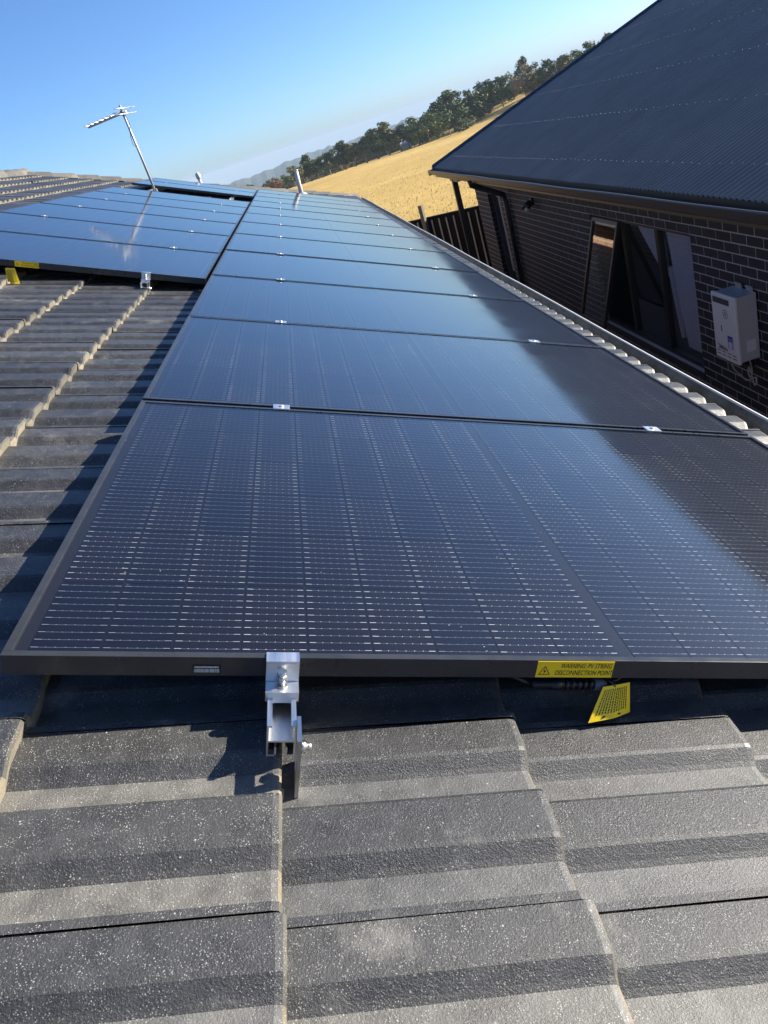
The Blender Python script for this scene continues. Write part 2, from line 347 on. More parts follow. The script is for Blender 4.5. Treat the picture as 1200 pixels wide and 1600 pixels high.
def tile_mb():
    b = MB(); n = len(prof)
    for (u, dz) in rows:
        for (v, z) in prof: b.v.append((u, v, z + STEP*(u+GAUGE)/GAUGE + dz))
    for r in range(len(rows)-1):
        for i in range(n-1):
            b.f.append([r*n+i, (r+1)*n+i, (r+1)*n+i+1, r*n+i+1]); b.m.append(2 if r == 3 else 0); b.sm.append(False)
    o = len(b.v); L = (len(rows)-1)*n
    for (v, z) in prof: b.v.append((-.003, v, z - .004))
    for i in range(n-1): b.f.append([L+i, o+i, o+i+1, L+i+1]); b.m.append(1); b.sm.append(False)
    # side lips
    for e, s in ((0, 1), (n-1, -1)):
        a0, a1 = e, (len(rows)-1)*n+e; k = len(b.v)
        b.v += [(b.v[a0][0], b.v[a0][1], b.v[a0][2]-.02), (b.v[a1][0], b.v[a1][1], b.v[a1][2]-.02)]
        b.f.append([a0, k, k+1, a1] if s > 0 else [a0, a1, k+1, k]); b.m.append(0); b.sm.append(False)
    return b
TB = tile_mb()
def pan_attr(me):
    a = me.attributes.new('pan', 'FLOAT', 'FACE')
    vals = []
    for p in me.polygons:
        c = p.center; vv = (c.y - V0) % TW if me.get('world') else c.y
        vals.append(.75 if (.018 < vv < .07 or .172 < vv < .218) else 0.0)
    a.data.foreach_set('value', vals)
TME = TB.mesh('tile', [M_TILE, M_NOSE, M_TLIP]); pan_attr(TME)
CW = Vector((.5502, -.8717, .4544)); CR = Matrix(((0.95039, 0.3106, 0.01673), (-0.12284, 0.42421, -0.89719), (-0.28576, 0.85063, 0.44132)))
def px(p):
    d = CR.transposed() @ (Vector(p) - CW)
    if d.z > -.05: return None
    return (600 + 1191*d.x/-d.z, 800 - 1191*d.y/-d.z, -d.z)
cand = []; rt = random.Random(11)
for k in range(-12, 6):
    un = U0 + GAUGE*k - (.035 if k == 5 else 0)
    for j in range(-8, 62):
        v = V0 + TW*j
        if v + .1 > HIP(un - .1) or un < UR: continue
        c = roofW(un - .17, v + .15, -.1); q = px(c)
        hid = (0.06 < un-.30 and un < 1.80 and .02 < v < 13.6) or (-1.78 < un-.36 and un < .02 and 3.35 < v < 9.9)
        vis = q and -120 < q[0] < 1320 and -60 < q[1] < 1760 and not hid
        cand.append((0 if vis else 1, q[2] if q else 99, un, v))
cand.sort()
rest = MB()
for i, (h, d, un, v) in enumerate(cand):
    dz = rt.uniform(-.0012, .0012); dv = rt.uniform(-.0007, .0007); du = rt.uniform(-.003, .003)
    if i < 295 and h == 0:
        o = link('tile', TME, roof, (un+du, v+dv, N0+dz), (rt.uniform(-.004, .004), rt.uniform(-.003, .003), rt.uniform(-.0025, .0025)))
    else:
        M = Matrix.Translation((un+du, v+dv, N0+dz)); o = len(rest.v)
        rest.v += [(x+un+du, y+v+dv, z+N0+dz) for x, y, z in TB.v]; rest.f += [[o+a for a in f] for f in TB.f]; rest.m += TB.m; rest.sm += TB.sm
rme = rest.mesh('roof_tiles', [M_TILE, M_NOSE, M_TLIP]); rme['world'] = 1; pan_attr(rme)
ro = link('roof_tiles', rme, roof); ro['kind'] = 'stuff'
# ridge and hip caps, bedded in mortar
def cap_mb(L=.42):
    b = MB(); pr = [(-.13, -.055), (-.118, -.035), (-.06, .012), (-.02, .03), (.02, .03), (.06, .012), (.118, -.035), (.13, -.055)]
    for x, dz in ((0, .0), (.02, .012), (.04, .012), (L, -.006)):
        for a, z in pr: b.v.append((x, a, z+dz))
    n = len(pr)
    for r in range(3):
        for i in range(n-1): b.f.append([r*n+i, (r+1)*n+i, (r+1)*n+i+1, r*n+i+1]); b.m.append(0); b.sm.append(False)
    b.f.append(list(range(n))); b.m.append(1); b.sm.append(False); b.f.append([3*n+i for i in range(n)][::-1]); b.m.append(1); b.sm.append(False)
    return b
CAPM = cap_mb().mesh('ridge_cap', [M_CAP, M_CEM])
a = Vector((2.06, HIP(2.06), -.085)); b_ = Vector((UR+.02, HIP(UR), -.075)); dr = (b_-a); L = dr.length; nC = int(L/.40)
for i in range(nC):
    p = a + dr*(i/nC); link('ridge_cap', CAPM, roof, p + Vector((0, 0, rt.uniform(-.004, .006))), (rt.uniform(-.1, .1) + rad(10), 0, atan2(dr.y, dr.x) + rt.uniform(-.02, .02)))
for i in range(34):
    link('ridge_cap', CAPM, roof, (UR, HIP(UR) - .40*i + .15, -.06 + rt.uniform(-.004, .006)), (rad(-22), rt.uniform(-.01, .01), rad(-90) + rt.uniform(-.02, .02)))
# the slopes behind the ridge and hip
ridge1 = roofW(UR, HIP(UR), -.1); ridge0 = roofW(UR, -6, -.1); ev1 = roofW(2.05, HIP(2.05), -.1)
mb = MB(); wx = ridge1.x - (ev1.x - ridge1.x)
mb.add([ridge1, ridge0, (wx, -6, ev1.z), (wx, ev1.y, ev1.z), ev1], [(0, 1, 2, 3), (0, 3, 4)])
under(mb.build('roof_slope', M_TILE))
# eave: fascia, gutter, soffit, wall
gp = [(1.845, -.925), (1.845, -1.02), (1.945, -1.02), (1.962, -.955), (1.978, -.935)]
b = MB()
y0, y1 = -6, ev1.y + .1
ins = [(x, z) for x, z in gp]; outp = [(1.838, -.925), (1.838, -1.027), (1.949, -1.027), (1.969, -.957), (1.986, -.938)]
b.extrude(ins, y0, y1, 0, closed=False); b.extrude(outp[::-1], y0, y1, 1, closed=False)
gut = under(b.build('gutter', [M_GUTIN, M_GUT]))
b = MB().tube([(1.984, y, -.934 + .003*sin(y*1.7)) for y in [y0 + i*(y1-y0)/60 for i in range(61)]], .0065, 6); b.build('gutter_lip', M_LIP, gut)
b = MB(); rg = random.Random(5)
for i in range(150):                                  # dry leaves, twigs and web in the gutter
    y = rg.choice([rg.uniform(1.2, 4), rg.uniform(1.2, 13)]); x = rg.uniform(1.86, 1.95); z = -1.015 + rg.uniform(.0, .04); a = rg.uniform(0, 6.3); l = rg.uniform(.015, .05); t = rg.uniform(-.5, .6)
    d = Vector((cos(a)*.5, sin(a), t)).normalized()*l; w = Vector((-sin(a), cos(a)*.5, .2))*l*.22
    p = Vector((x, y, z)); b.add([p-d, p-w, p+d, p+w+Vector((0, 0, .004))], [(0, 1, 2, 3)])
lt = b.build('leaf_litter', mat('dry_litter', (.30, .27, .20), .8), gut); lt['kind'] = 'stuff'
under(MB().box((1.80, -6, -1.16), (1.836, y1-.1, -.93)).build('fascia', M_GUT))
under(MB().box((1.38, -6, -1.06), (1.80, y1-.1, -1.045)).build('soffit', M_PVC))
under(MB().box((-9.5, -5.8, -3.3), (1.40, y1-.55, -1.062)).build('wall', M_OWN))

# ------------------------------------------------------------------ solar panels
PL, PW, PH = 1.762, 1.134, .031; PP = 1.154
def frame_mb():
    b = MB(); t = .0115
    b.box((0, 0, -PH), (PL, t, 0), bev=.0008); b.box((0, PW-t, -PH), (PL, PW, 0), bev=.0008)
    b.box((0, t, -PH), (t, PW-t, 0), bev=.0008); b.box((PL-t, t, -PH), (PL, PW-t, 0), bev=.0008); return b
FRM = frame_mb().mesh('frame', M_BLACK)
BCK = MB().box((.0115, .0115, -.0075), (PL-.0115, PW-.0115, -.0062)).mesh('backsheet', M_BACK)
GLS = MB().add([(.0115, .0115, -.0018), (PL-.0115, .0115, -.0018), (PL-.0115, PW-.0115, -.0018), (.0115, PW-.0115, -.0018)], [(0, 1, 2, 3)]).mesh('glass', M_GLASS)
CU, CV, NB = .0915, .1815, 10
def cell_mb(b, ou=0, ov=0, dots=True, z=-.0055):
    ch = .004
    b.add([(ou+ch, ov, z), (ou+CU, ov, z), (ou+CU, ov+CV, z), (ou+ch, ov+CV, z), (ou, ov+CV-ch, z), (ou, ov+ch, z)], [(0, 1, 2, 3, 4, 5)], 0)
    for k in range(NB):
        v = ov + CV*(k+.5)/NB
        def q(u0, u1, w, zz, mi=1): b.add([(ou+u0, v-w, zz), (ou+u1, v-w, zz), (ou+u1, v+w, zz), (ou+u0, v+w, zz)], [(0, 1, 2, 3)], mi)
        q(.002, CU-.002, .00026, z+.0002, 2)
        q(.0015, .0110, .00048, z+.0005); q(CU-.0110, CU-.0015, .00048, z+.0005)
        if dots:
            for s in range(5): u = .020 + s*.0128; q(u, u+.0014, .0006, z+.0005)
    return b
CELL = cell_mb(MB()).mesh('solar_cell', [M_CELL, M_RIB, M_WIRE])
cellpos = []
for h in range(2):
    for i in range(9):
        for j in range(6): cellpos.append((.0285 + i*.0935 + h*(.8415+.0205), .0175 + j*.1832))
shb = MB()
for (u, v) in cellpos: cell_mb(shb, u, v, dots=False)
SHEET = shb.mesh('cell_sheet', [M_CELL, M_RIB, M_WIRE])
def panel(u, v, n, tilt, label, cells, group='rooftop solar panels'):
    p = tag(empty('solar_panel', roofW(u, v, n), (0, PITCH + tilt, 0)), label, 'solar panel', group)
    link('frame', FRM, p); link('backsheet', BCK, p)
    if cells:
        for (a, b) in cellpos: link('solar_cell', CELL, p, (a, b, 0))
    else: link('cell_sheet', SHEET, p)['kind'] = 'stuff'
    link('glass', GLS, p); return p
ordn = ['first', 'second', 'third', 'fourth', 'fifth', 'sixth', 'seventh', 'eighth', 'ninth', 'tenth', 'eleventh', 'twelfth']
rp = random.Random(2); panels = []
for k in range(12):
    lab = 'nearest black solar panel, with barcode and yellow warning label on its front edge' if k == 0 else \
          '%s solar panel from the front in the long row beside the gutter' % ordn[k]
    if k == 11: lab = 'farthest solar panel of the long row beside the gutter, near the white pipe'
    panels.append(panel(0, k*PP, rp.uniform(-.0015, .0015), 0, lab, k < 2))
LN, LT, LU = -.022, -.012, -.03                      # the left-hand row lies a touch lower and tilts
for i, k in enumerate((3, 4, 5, 6, 7, 8)):
    lab = 'front solar panel of the upper left row, yellow label on its black edge' if i == 0 else '%s solar panel from the front of the upper left row' % ordn[i]
    if k == 8: lab = 'sixth solar panel of the upper left row, last before the antenna gap'
    q = panel(LU-PL, k*PP - .04, LN + PL*sin(-LT), -LT, lab, False)
    if i == 0: lpanel = q
for k, lab in ((10, 'solar panel just behind the antenna gap, its dark front edge showing'), (11, 'farthest upper left solar panel on the skyline behind the antenna gap')):
    panel(LU-PL, k*PP + .12, LN + PL*sin(-LT) + .004, -LT, lab, False)

# text helper
def text_mesh(body, size, font_shear=0.0, align='CENTER', bold=0.0):
    c = bpy.data.curves.new('lettering', 'FONT'); c.body = body; c.size = size; c.align_x = align; c.align_y = 'CENTER'; c.shear = font_shear; c.resolution_u = 2; c.offset = bold
    o = bpy.data.objects.new('lettering', c); COL.objects.link(o)
    dg = bpy.context.evaluated_depsgraph_get(); me = bpy.data.meshes.new_from_object(o.evaluated_get(dg)); bpy.data.objects.remove(o); return me
def put_text(name, body, size, m, parent, M, shear=0.0, sx=1.0, bold=0.0, align='CENTER'):
    me = text_mesh(body, size, shear, align, bold); me.transform(Matrix.Diagonal((sx, 1, 1, 1))); me.materials.clear(); me.materials.append(m)
    o = link(name, me, parent); o.matrix_local = M; return o
FACE = Matrix(((1, 0, 0, 0), (0, 0, -1, 0), (0, 1, 0, 0), (0, 0, 0, 1)))       # text lying in XY -> standing in XZ facing -Y
def warn_label(p, uc, w=.118, h=.0280):
    lb = MB().box((uc-w/2, -.0008, -.0295), (uc+w/2, -.0001, -.0295+h)).build('warning_label', M_YEL, p)
    lb['label'] = 'yellow label reading WARNING: PV STRING DISCONNECTION POINT'
    zc = -.0295+h/2
    put_text('lettering', 'WARNING: PV STRING', .0118, M_INK, lb, Matrix.Translation((uc+.016, -.0012, zc+.0062)) @ FACE, .2, .66)
    put_text('lettering', 'DISCONNECTION POINT', .0118, M_INK, lb, Matrix.Translation((uc+.014, -.0012, zc-.0058)) @ FACE, .2, .66)
    b = MB(); cx, cz = uc-w/2+.0125, zc-.004
    def tri(r): return [(cx + r*sin(a), -.0012, cz + r*cos(a)) for a in (0, 2*pi/3, 4*pi/3)]
    A, B = tri(.0105), tri(.0085); b.add(A+B, [(0, 3, 4, 1), (1, 4, 5, 2), (2, 5, 3, 0)])
    b.add([(cx+.001, -.0012, cz+.0055), (cx-.0022, -.0012, cz+.0002), (cx, -.0012, cz+.0002), (cx-.0012, -.0012, cz-.0042), (cx+.0024, -.0012, cz+.0012), (cx+.0004, -.0012, cz+.0014)], [(0, 5, 4, 3, 2, 1)])
    b.build('warning_symbol', M_INK, lb); return lb
warn_label(panels[0], .792)
warn_label(lpanel, PL-.90)
bc = MB().box((.2445, -.0006, -.0255), (.2825, -.0001, -.0125)).build('barcode_label', M_INK, panels[0])
b = MB(); x = .2465; rb = random.Random(4)
while x < .2800:
    w = rb.choice((.0003, .0005, .0008)); b.add([(x, -.0009, -.0245), (x+w, -.0009, -.0245), (x+w, -.0009, -.0185), (x, -.0009, -.0185)], [(0, 1, 2, 3)]); x += w + rb.choice((.0004, .0006))
b.build('barcode', M_WHITE, bc)
b = MB(); x = .2475
while x < .279:
    w = rb.uniform(.0008, .0014); b.add([(x, -.0009, -.0168), (x+w, -.0009, -.0168), (x+w, -.0009, -.0145), (x, -.0009, -.0145)], [(0, 1, 2, 3)]); x += w + .0005
b.build('serial_number', M_WHITE, bc)

# ------------------------------------------------------------------ mounting rails with clamps and tile hooks
RAIL_P = [(-.019, 0), (-.019, -.050), (-.008, -.050), (-.008, -.047), (.008, -.047), (.008, -.050), (.019, -.050), (.019, 0), (.010, 0), (.010, -.004), (.0155, -.004), (.0155, -.024), (-.0155, -.024), (-.0155, -.004), (-.010, -.004), (-.010, 0)]
def rail_mb(v0, v1):
    b = MB()
    b.box((-.019, v0, -.050), (-.0165, v1, 0)); b.box((.0165, v0, -.050), (.019, v1, 0))
    b.box((-.0165, v0, -.0025), (-.0125, v1, 0)); b.box((.0125, v0, -.0025), (.0165, v1, 0))
    b.box((-.0165, v0, -.027), (.0165, v1, -.0245))
    b.box((-.0165, v0, -.050), (-.0085, v1, -.0475)); b.box((.0085, v0, -.050), (.0165, v1, -.0475))
    b.box((-.0085, v0, -.0475), (-.006, v1, -.035)); b.box((.006, v0, -.0475), (.0085, v1, -.035))
    return b
def bolt(b, c, ax, r, l, hexn=6):
    c = Vector(c); b.tube([c, c + Vector(ax)*l], r, hexn)
def end_clamp_mb(v=0):
    b = MB(); w = .0225
    b.box((-w, v-.012, .0008), (w, v+.0095, .0040)); b.box((-w, v-.0125, -.0280), (w, v-.0095, .0009))
    b.box((-w, v-.034, -.0335), (w, v-.0095, -.0285)); b.box((-w, v-.0372, -.043), (w, v-.034, -.0285)); b.box((-.012, v-.030, -.043), (.012, v-.012, -.034))
    b.box((-.013, v-.0345, -.048), (.013, v-.010, -.0385)); return b
def end_bolt_mb(v=0):
    b = MB(); b.tube([(-.001, v-.022, -.029), (-.001, v-.022, -.012)], .0048, 10); b.tube([(-.001, v-.022, -.012), (-.001, v-.022, -.0045)], .0066, 12)
    b.tube([(-.001, v-.022, -.0285), (-.001, v-.022, -.0268)], .0082, 14); return b
def mid_clamp_mb():
    b = MB(); b.box((-.0225, -.0185, .0008), (.0225, .0185, .0038), bev=.0007); b.box((-.0225, -.0065, -.030), (.0225, -.0045, .001)); b.box((-.0225, .0045, -.030), (.0225, .0065, .001))
    b.tube([(0, 0, .003), (0, 0, .0075)], .0062, 10); return b
ECL, EBO, MCL = end_clamp_mb().mesh('end_clamp', M_ALU), end_bolt_mb().mesh('clamp_bolt', M_STEEL), mid_clamp_mb().mesh('mid_clamp', M_ALU)
def hook_mb():
    b = MB()                                           # flat steel strap with a slot, standing from under a tile nose
    u0, u1, va, vb = .0195, .0245, -.024, .024
    b.box((u0, va, -.090), (u1, va+.014, .006)); b.box((u0, vb-.014, -.090), (u1, vb, .006)); b.box((u0, va+.014, -.012), (u1, vb-.014, .006)); b.box((u0, va+.014, -.090), (u1, vb-.014, -.062))
    b.box((-.030, va, -.095), (u1, vb, -.090)); b.box((-.20, va, -.097), (-.030, vb, -.092))
    return b
HK = hook_mb().mesh('tile_hook', M_STEEL)
hb = MB(); hb.tube([(.0245, 0, -.024), (.031, 0, -.024)], .0085, 6); hb.tube([(.031, 0, -.024), (.039, 0, -.024)], .0055, 10); HBM = hb.mesh('hook_bolt', M_STEEL)
def rail(u, v0, v1, clamps, label, n0=0.0, hooks=True, tilt=0.0, origin=(0, 0, 0)):
    r = tag(empty('mounting_rail', roofW(u, v0, n0), (0, PITCH+tilt, 0)), label, 'rail', 'solar mounting rails')
    rail_mb(0, v1-v0).build('rail_bar', M_ALU, r, (0, 0, -.0385))
    link('end_clamp', ECL, r, (0, clamps[0]-v0, 0)); link('clamp_bolt', EBO, r, (0, clamps[0]-v0, 0))
    for c in clamps[1:]: link('mid_clamp', MCL, r, (0, c-v0, 0))
    if hooks:
        h = link('tile_hook', HK, r, (0, -.012, -.0385)); link('hook_bolt', HBM, h)
        v = 1.5
        while v < v1-v0:
            link('tile_hook', HK, r, (0, v, -.0385)); v += 1.5
    return r
mids = [k*PP - .010 for k in range(1, 12)]
rail(.366, -.092, 13.86, [0.0]+mids, 'aluminium rail whose silver clamp and hook stand at the nearest panel edge')
rail(1.445, .02, 13.86, [0.012]+mids, 'aluminium rail under the panels close to the gutter')
lm = [k*PP - .010 - .04 for k in range(4, 9)]
sl = lambda u: LN + (LU-u)*sin(-LT)
rail(-.335, 3*PP-.04-.085, 13.9, [3*PP-.04]+lm+[11*PP+.11], 'aluminium rail whose silver clamp and hook hold the upper left row', sl(-.335))
rail(-1.445, 3*PP-.04-.085, 13.9, [3*PP-.04]+lm+[11*PP+.11], 'aluminium rail near the ridge side of the upper left row', sl(-1.445))

# ------------------------------------------------------------------ cable connectors and hanging tags under the front edges
def connector(u, v, n, label):
    c = tag(empty('cable_connector', roofW(u, v, n), (0, PITCH, 0)), label, 'connector', 'cable connectors under the panels')
    b = MB().tube([(-.05, 0, 0), (-.02, 0, 0), (-.02, 0, 0), (.0, 0, 0)], .008, 12, radii=[.0075, .0075, .0088, .0088]); b.build('plug', M_CABLE, c)
    b = MB()
    for i in range(5): b.tube([(.002 + i*.0095, 0, 0), (.0075 + i*.0095, 0, 0)], .0085, 12)
    b.tube([(0, 0, 0), (.05, 0, 0)], .0062, 10); b.build('ribbed_socket', M_CABLE, c)
    MB().tube([(.048, 0, 0), (.066, 0, 0)], .0092, 14).build('locking_nut', M_GREYP, c)
    MB().tube([(-.05, 0, 0), (-.09, .02, .006), (-.16, .06, .004), (-.24, .12, -.01)], .0032, 8).build('cable', M_CABLE, c)
    MB().tube([(.064, 0, 0), (.085, .006, .003), (.12, .03, .004), (.2, .1, -.006), (.28, .15, -.02)], .0032, 8).build('cable', M_CABLE, c)
    return c
connector(.785, .012, -.050, 'black ribbed cable connector just below the nearest yellow warning label')
def warning_tag(cs, label, fold):
    """cs: roof coordinates of the hanging card's corners TL, TR, BR, BL; creased down the middle by fold"""
    org = roofW(*cs[0]); P4 = [roofW(*c) - org for c in cs]
    nrm = (P4[1]-P4[0]).cross(P4[3]-P4[0]).normalized()
    if nrm.y > 0: nrm = -nrm
    def P(a, b, d=0): return (P4[0]*(1-a)+P4[1]*a)*(1-b) + (P4[3]*(1-a)+P4[2]*a)*b + nrm*(fold*(1-abs(2*a-1.1))*(.3+b) + d)
    t = tag(empty('warning_tag', org), label, 'tag', 'hanging yellow warning tags')
    b = MB(); nU, nV = 8, 8
    for s_ in (0, -.0008):
        o = len(b.v)
        for jj in range(nV+1):
            for ii in range(nU+1): b.v.append(tuple(P(ii/nU, jj/nV, s_)))
        for jj in range(nV):
            for ii in range(nU):
                q = [o+jj*(nU+1)+ii, o+jj*(nU+1)+ii+1, o+(jj+1)*(nU+1)+ii+1, o+(jj+1)*(nU+1)+ii]; b.f.append(q); b.m.append(0); b.sm.append(False)
    b.build('card', M_YEL, t)
    b = MB(); r = random.Random(9)
    for ln in range(12):                                # columns of tiny unreadable print
        a = .10 + ln*.068; y = .10
        while y < .80:
            l = r.uniform(.03, .09); ye = min(y+l, .82)
            b.add([P(a, y, .0005), P(a+.028, y, .0005), P(a+.028, ye, .0005), P(a, ye, .0005)], [(0, 1, 2, 3)]); y = ye + .018
    b.build('fine_print', M_INK, t)
    for (aa, bb) in ((.30, .90), (.68, .91)):
        MB().add([P(aa + .045*cos(k*pi/5), bb + .032*sin(k*pi/5), .0006) for k in range(10)], [tuple(range(10))]).build('eyelet', M_INK, t)
    c0 = P(.45, .05); MB().tube([c0, c0 + Vector((-.006, .006, .010)), c0 + Vector((-.012, .012, .012)), c0 + Vector((-.004, .010, .004)), c0 + Vector((.002, .002, -.002))], .0013, 6).build('cable_tie', M_CABLE, t); return t
warning_tag([(.841, -.004, -.043), (.886, .004, -.040), (.893, -.006, -.088), (.818, -.030, -.089)], 'yellow printed tag hanging from the connector under the nearest panel', .006)
warning_tag([(-1.012, 3.34, -.040), (-.966, 3.34, -.036), (-.944, 3.34, -.121), (-1.006, 3.34, -.126)], 'yellow tag hanging under the front edge of the upper left row', .010)

# ------------------------------------------------------------------ antenna, vent pipe, cowl
ant = tag(empty('tv_antenna', (-1.307, 11.2, .53)), 'silver television antenna on a thin mast between the panels', 'antenna')
MB().tube([(0, 0, -.14), (-.004, 0, .5), (-.013, 0, 1.08)], .016, 10).build('mast', M_GALV, ant)
b = MB(); b.box((-.05, -.05, -.10), (.05, .05, -.094)); b.box((-.03, -.02, -.10), (.03, .02, -.02)); b.build('base_bracket', M_GALV, ant)
ba = rad(-68); bd = Vector((sin(ba), cos(ba), -.02)).normalized(); ed = Vector((sin(ba+pi/2), cos(ba+pi/2), 0)); top = Vector((-.012, 0, .985))
def pb(t, e=0, z=0): return top + bd*t + ed*e + Vector((0, 0, z))
MB().tube([pb(-.06, .0, .0), pb(.60, 0, 0)], .019, 4).build('boom', M_GALV, ant)
eb = MB()
for t, e, z in ((.58, .13, .0), (.50, .14, 0), (.42, .15, 0), (.33, .16, 0), (.24, .17, 0), (.15, .18, 0), (.02, .22, 0), (-.05, .27, .035), (-.05, .27, -.035)):
    o = MB().tube([pb(t, -e, z + .012), pb(t, e, z + .012)], .0075, 6).build('element', M_ALU, ant)
MB().box((-.025, -.02, -.03), (.025, .02, .03), M=Matrix.Translation(top) @ Matrix.Rotation(-ba, 4, 'Z'), bev=.004).build('clamp', M_GREYP, ant)
MB().tube([top + Vector((.02, -.01, -.02)), top + Vector((.035, -.02, -.15)), top + Vector((-.02, -.02, -.30)), top + Vector((-.03, -.02, -.40)), top + Vector((.01, -.016, -.46)), top + Vector((.014, -.014, -.6)), top + Vector((.012, -.013, -1.05))], .004, 6).build('coaxial_cable', M_CABLE, ant)
vp = tag(empty('vent_pipe', (.70, 15.5, -.36)), 'white plastic vent pipe standing beyond the far end of the panels', 'pipe')
MB().tube([(0, 0, -.12), (.012, 0, .16), (.035, 0, .41)], .042, 20).build('pipe', M_PVC, vp)
b = MB().tube([(.034, 0, .40), (.0365, 0, .425)], .045, 20); b.build('cap', M_PVC, vp)
MB().tube([(0, 0, -.06), (0, 0, .01)], .09, 20, radii=[.13, .055]).build('flashing', M_GALV, vp)
cw = tag(empty('roof_cowl', (-1.11, 15.7, .33)), 'small white roof vent cowl peeking over the hip', 'vent')
MB().tube([(0, 0, -.4), (0, 0, .12)], .03, 12).build('stem', M_PVC, cw)
MB().tube([(.0, 0, .10), (.0, 0, .13), (0, 0, .19), (0, 0, .225), (0, 0, .24)], .06, 16, radii=[.025, .045, .05, .036, .01]).build('hood', M_PVC, cw)

# ------------------------------------------------------------------ neighbouring house
nb = tag(empty('brick_house', (3.88, 9, -3.3)), 'neighbouring dark brick house with a charcoal corrugated steel roof', 'house')
def un(o):
    o.parent = nb; o.matrix_parent_inverse = Matrix.Translation((-3.88, -9, 3.3)); return o
GX, GZ, YC, DD, NP = 3.36, -.735, 15.65, 5.6, rad(18.6)
YN = 0.2
nroof = un(empty('roof'))
HK_ = 3.9
def hipx(y): return max(0.0, (YC - y)*HK_)
COR = .076
def sheet_mb(ya, yb, rs):
    b = MB(); n = int(round((yb-ya)/COR*8)); lift = rs.uniform(0, .0012)
    cols = []
    for i in range(n+1):
        y = ya + (yb-ya)*i/n; x1 = min(DD, hipx(y)); h = .0135*cos(2*pi*y/COR) + lift + (.0022 if i < 5 else 0)
        cols.append((y, x1, h))
    nr = 4
    for (y, x1, h) in cols:
        for r in range(nr+1):
            x = .0 + x1*r/nr - (.012 if r == 0 else 0); w = .0015*sin(x*2.1 + ya*5)
            b.v.append((GX + .03 + x - sin(NP)*(h+w), y, GZ + .035 + x*tan(NP) + cos(NP)*(h+w)))
    for i in range(n):
        for r in range(nr): b.f.append([i*(nr+1)+r, i*(nr+1)+r+1, (i+1)*(nr+1)+r+1, (i+1)*(nr+1)+r]); b.m.append(0); b.sm.append(True)
    return b
rs = random.Random(8); y = YN
while y < YC - .05:
    ye = min(y + COR*10, YC - .02); o = sheet_mb(y, ye, rs).build('roof_sheet', M_STEELROOF, nroof); y = ye
sb = MB()
for xr in (.32, 1.15, 2.0, 2.85, 3.7, 4.55, 5.3):           # screw lines on the crests
    k = 0; y = YN + COR
    while y < YC - .2:
        if hipx(y) > xr + .15:
            jx = rs.uniform(-.012, .012); c = Vector((GX+.03+xr+jx - sin(NP)*.010, y, GZ+.035+(xr+jx)*tan(NP)+cos(NP)*.010))
            nrm = Vector((-sin(NP), 0, cos(NP))); sb.tube([c, c+nrm*.005], .0052, 6)
        y += COR*2
scr = sb.build('roof_screws', M_GALV, nroof); scr['kind'] = 'stuff'
ap = Vector((GX + .03 + DD, YC - DD/HK_, GZ + .035 + DD*tan(NP))); cn = Vector((GX+.0, YC+.0, GZ+.03))
b = MB(); dirh = (ap-cn).normalized(); sd = Vector((dirh.y, -dirh.x, 0)).normalized()
for w0, w1, z0, z1 in ((-.13, -.02, -.005, .045), (-.02, .02, .045, .045), (.02, .13, .045, -.03)):
    b.add([cn+sd*w0+Vector((0, 0, z0+.012)), cn+sd*w1+Vector((0, 0, z1+.012)), ap+sd*w1+Vector((0, 0, z1+.012)), ap+sd*w0+Vector((0, 0, z0+.012))], [(0, 1, 2, 3)])
b.build('hip_flashing', M_NAVY, nroof)
far_x = GX + .03 + 2*DD
b = MB(); ridge_n = Vector((ap.x, YN, ap.z)); e2 = Vector((far_x, YC, GZ+.03)); e3 = Vector((far_x, YN, GZ+.03))
b.add([cn, e2, ap], [(0, 1, 2)]); b.add([ap, e2, e3, ridge_n], [(0, 1, 2, 3)]); b.build('roof_slope', M_STEELROOF, nroof)
MB().tube([ap + Vector((0, 0, .02)), ridge_n + Vector((0, 0, .02))], .05, 8).build('ridge_flashing', M_STEELROOF, nroof)
# gutter and fascia
go = [(GX-.09, GZ+.012), (GX-.098, GZ+.004), (GX-.092, GZ-.02), (GX-.082, GZ-.06), (GX-.07, GZ-.072), (GX+.02, GZ-.072), (GX+.02, GZ+.03), (GX+.014, GZ+.03), (GX+.014, GZ-.065), (GX-.066, GZ-.065), (GX-.078, GZ-.02), (GX-.082, GZ+.004)]
ng = un(MB().extrude(go, YN, YC).build('gutter', M_FASC))
MB().tube([(GX-.09, y_, GZ+.012 + .0025*sin(y_*2.3)) for y_ in [YN+(YC-YN)*i/50 for i in range(51)]], .0085, 6).build('gutter_lip', M_LIP if False else M_GUT, ng)
un(MB().box((GX-.09, YC, GZ-.09), (far_x, YC+.1, GZ+.01)).build('gutter', M_FASC))
un(MB().box((GX+.022, YN, GZ-.14), (GX+.045, YC-.02, GZ+.02)).build('fascia', M_FASC))
un(MB().box((GX+.045, YN, GZ-.135), (3.875, YC-.03, GZ-.123)).build('soffit', M_FASC))
un(MB().box((3.876, 14.70, GZ-.134), (far_x-.3, YC-.03, GZ-.122)).build('soffit', M_FASC))
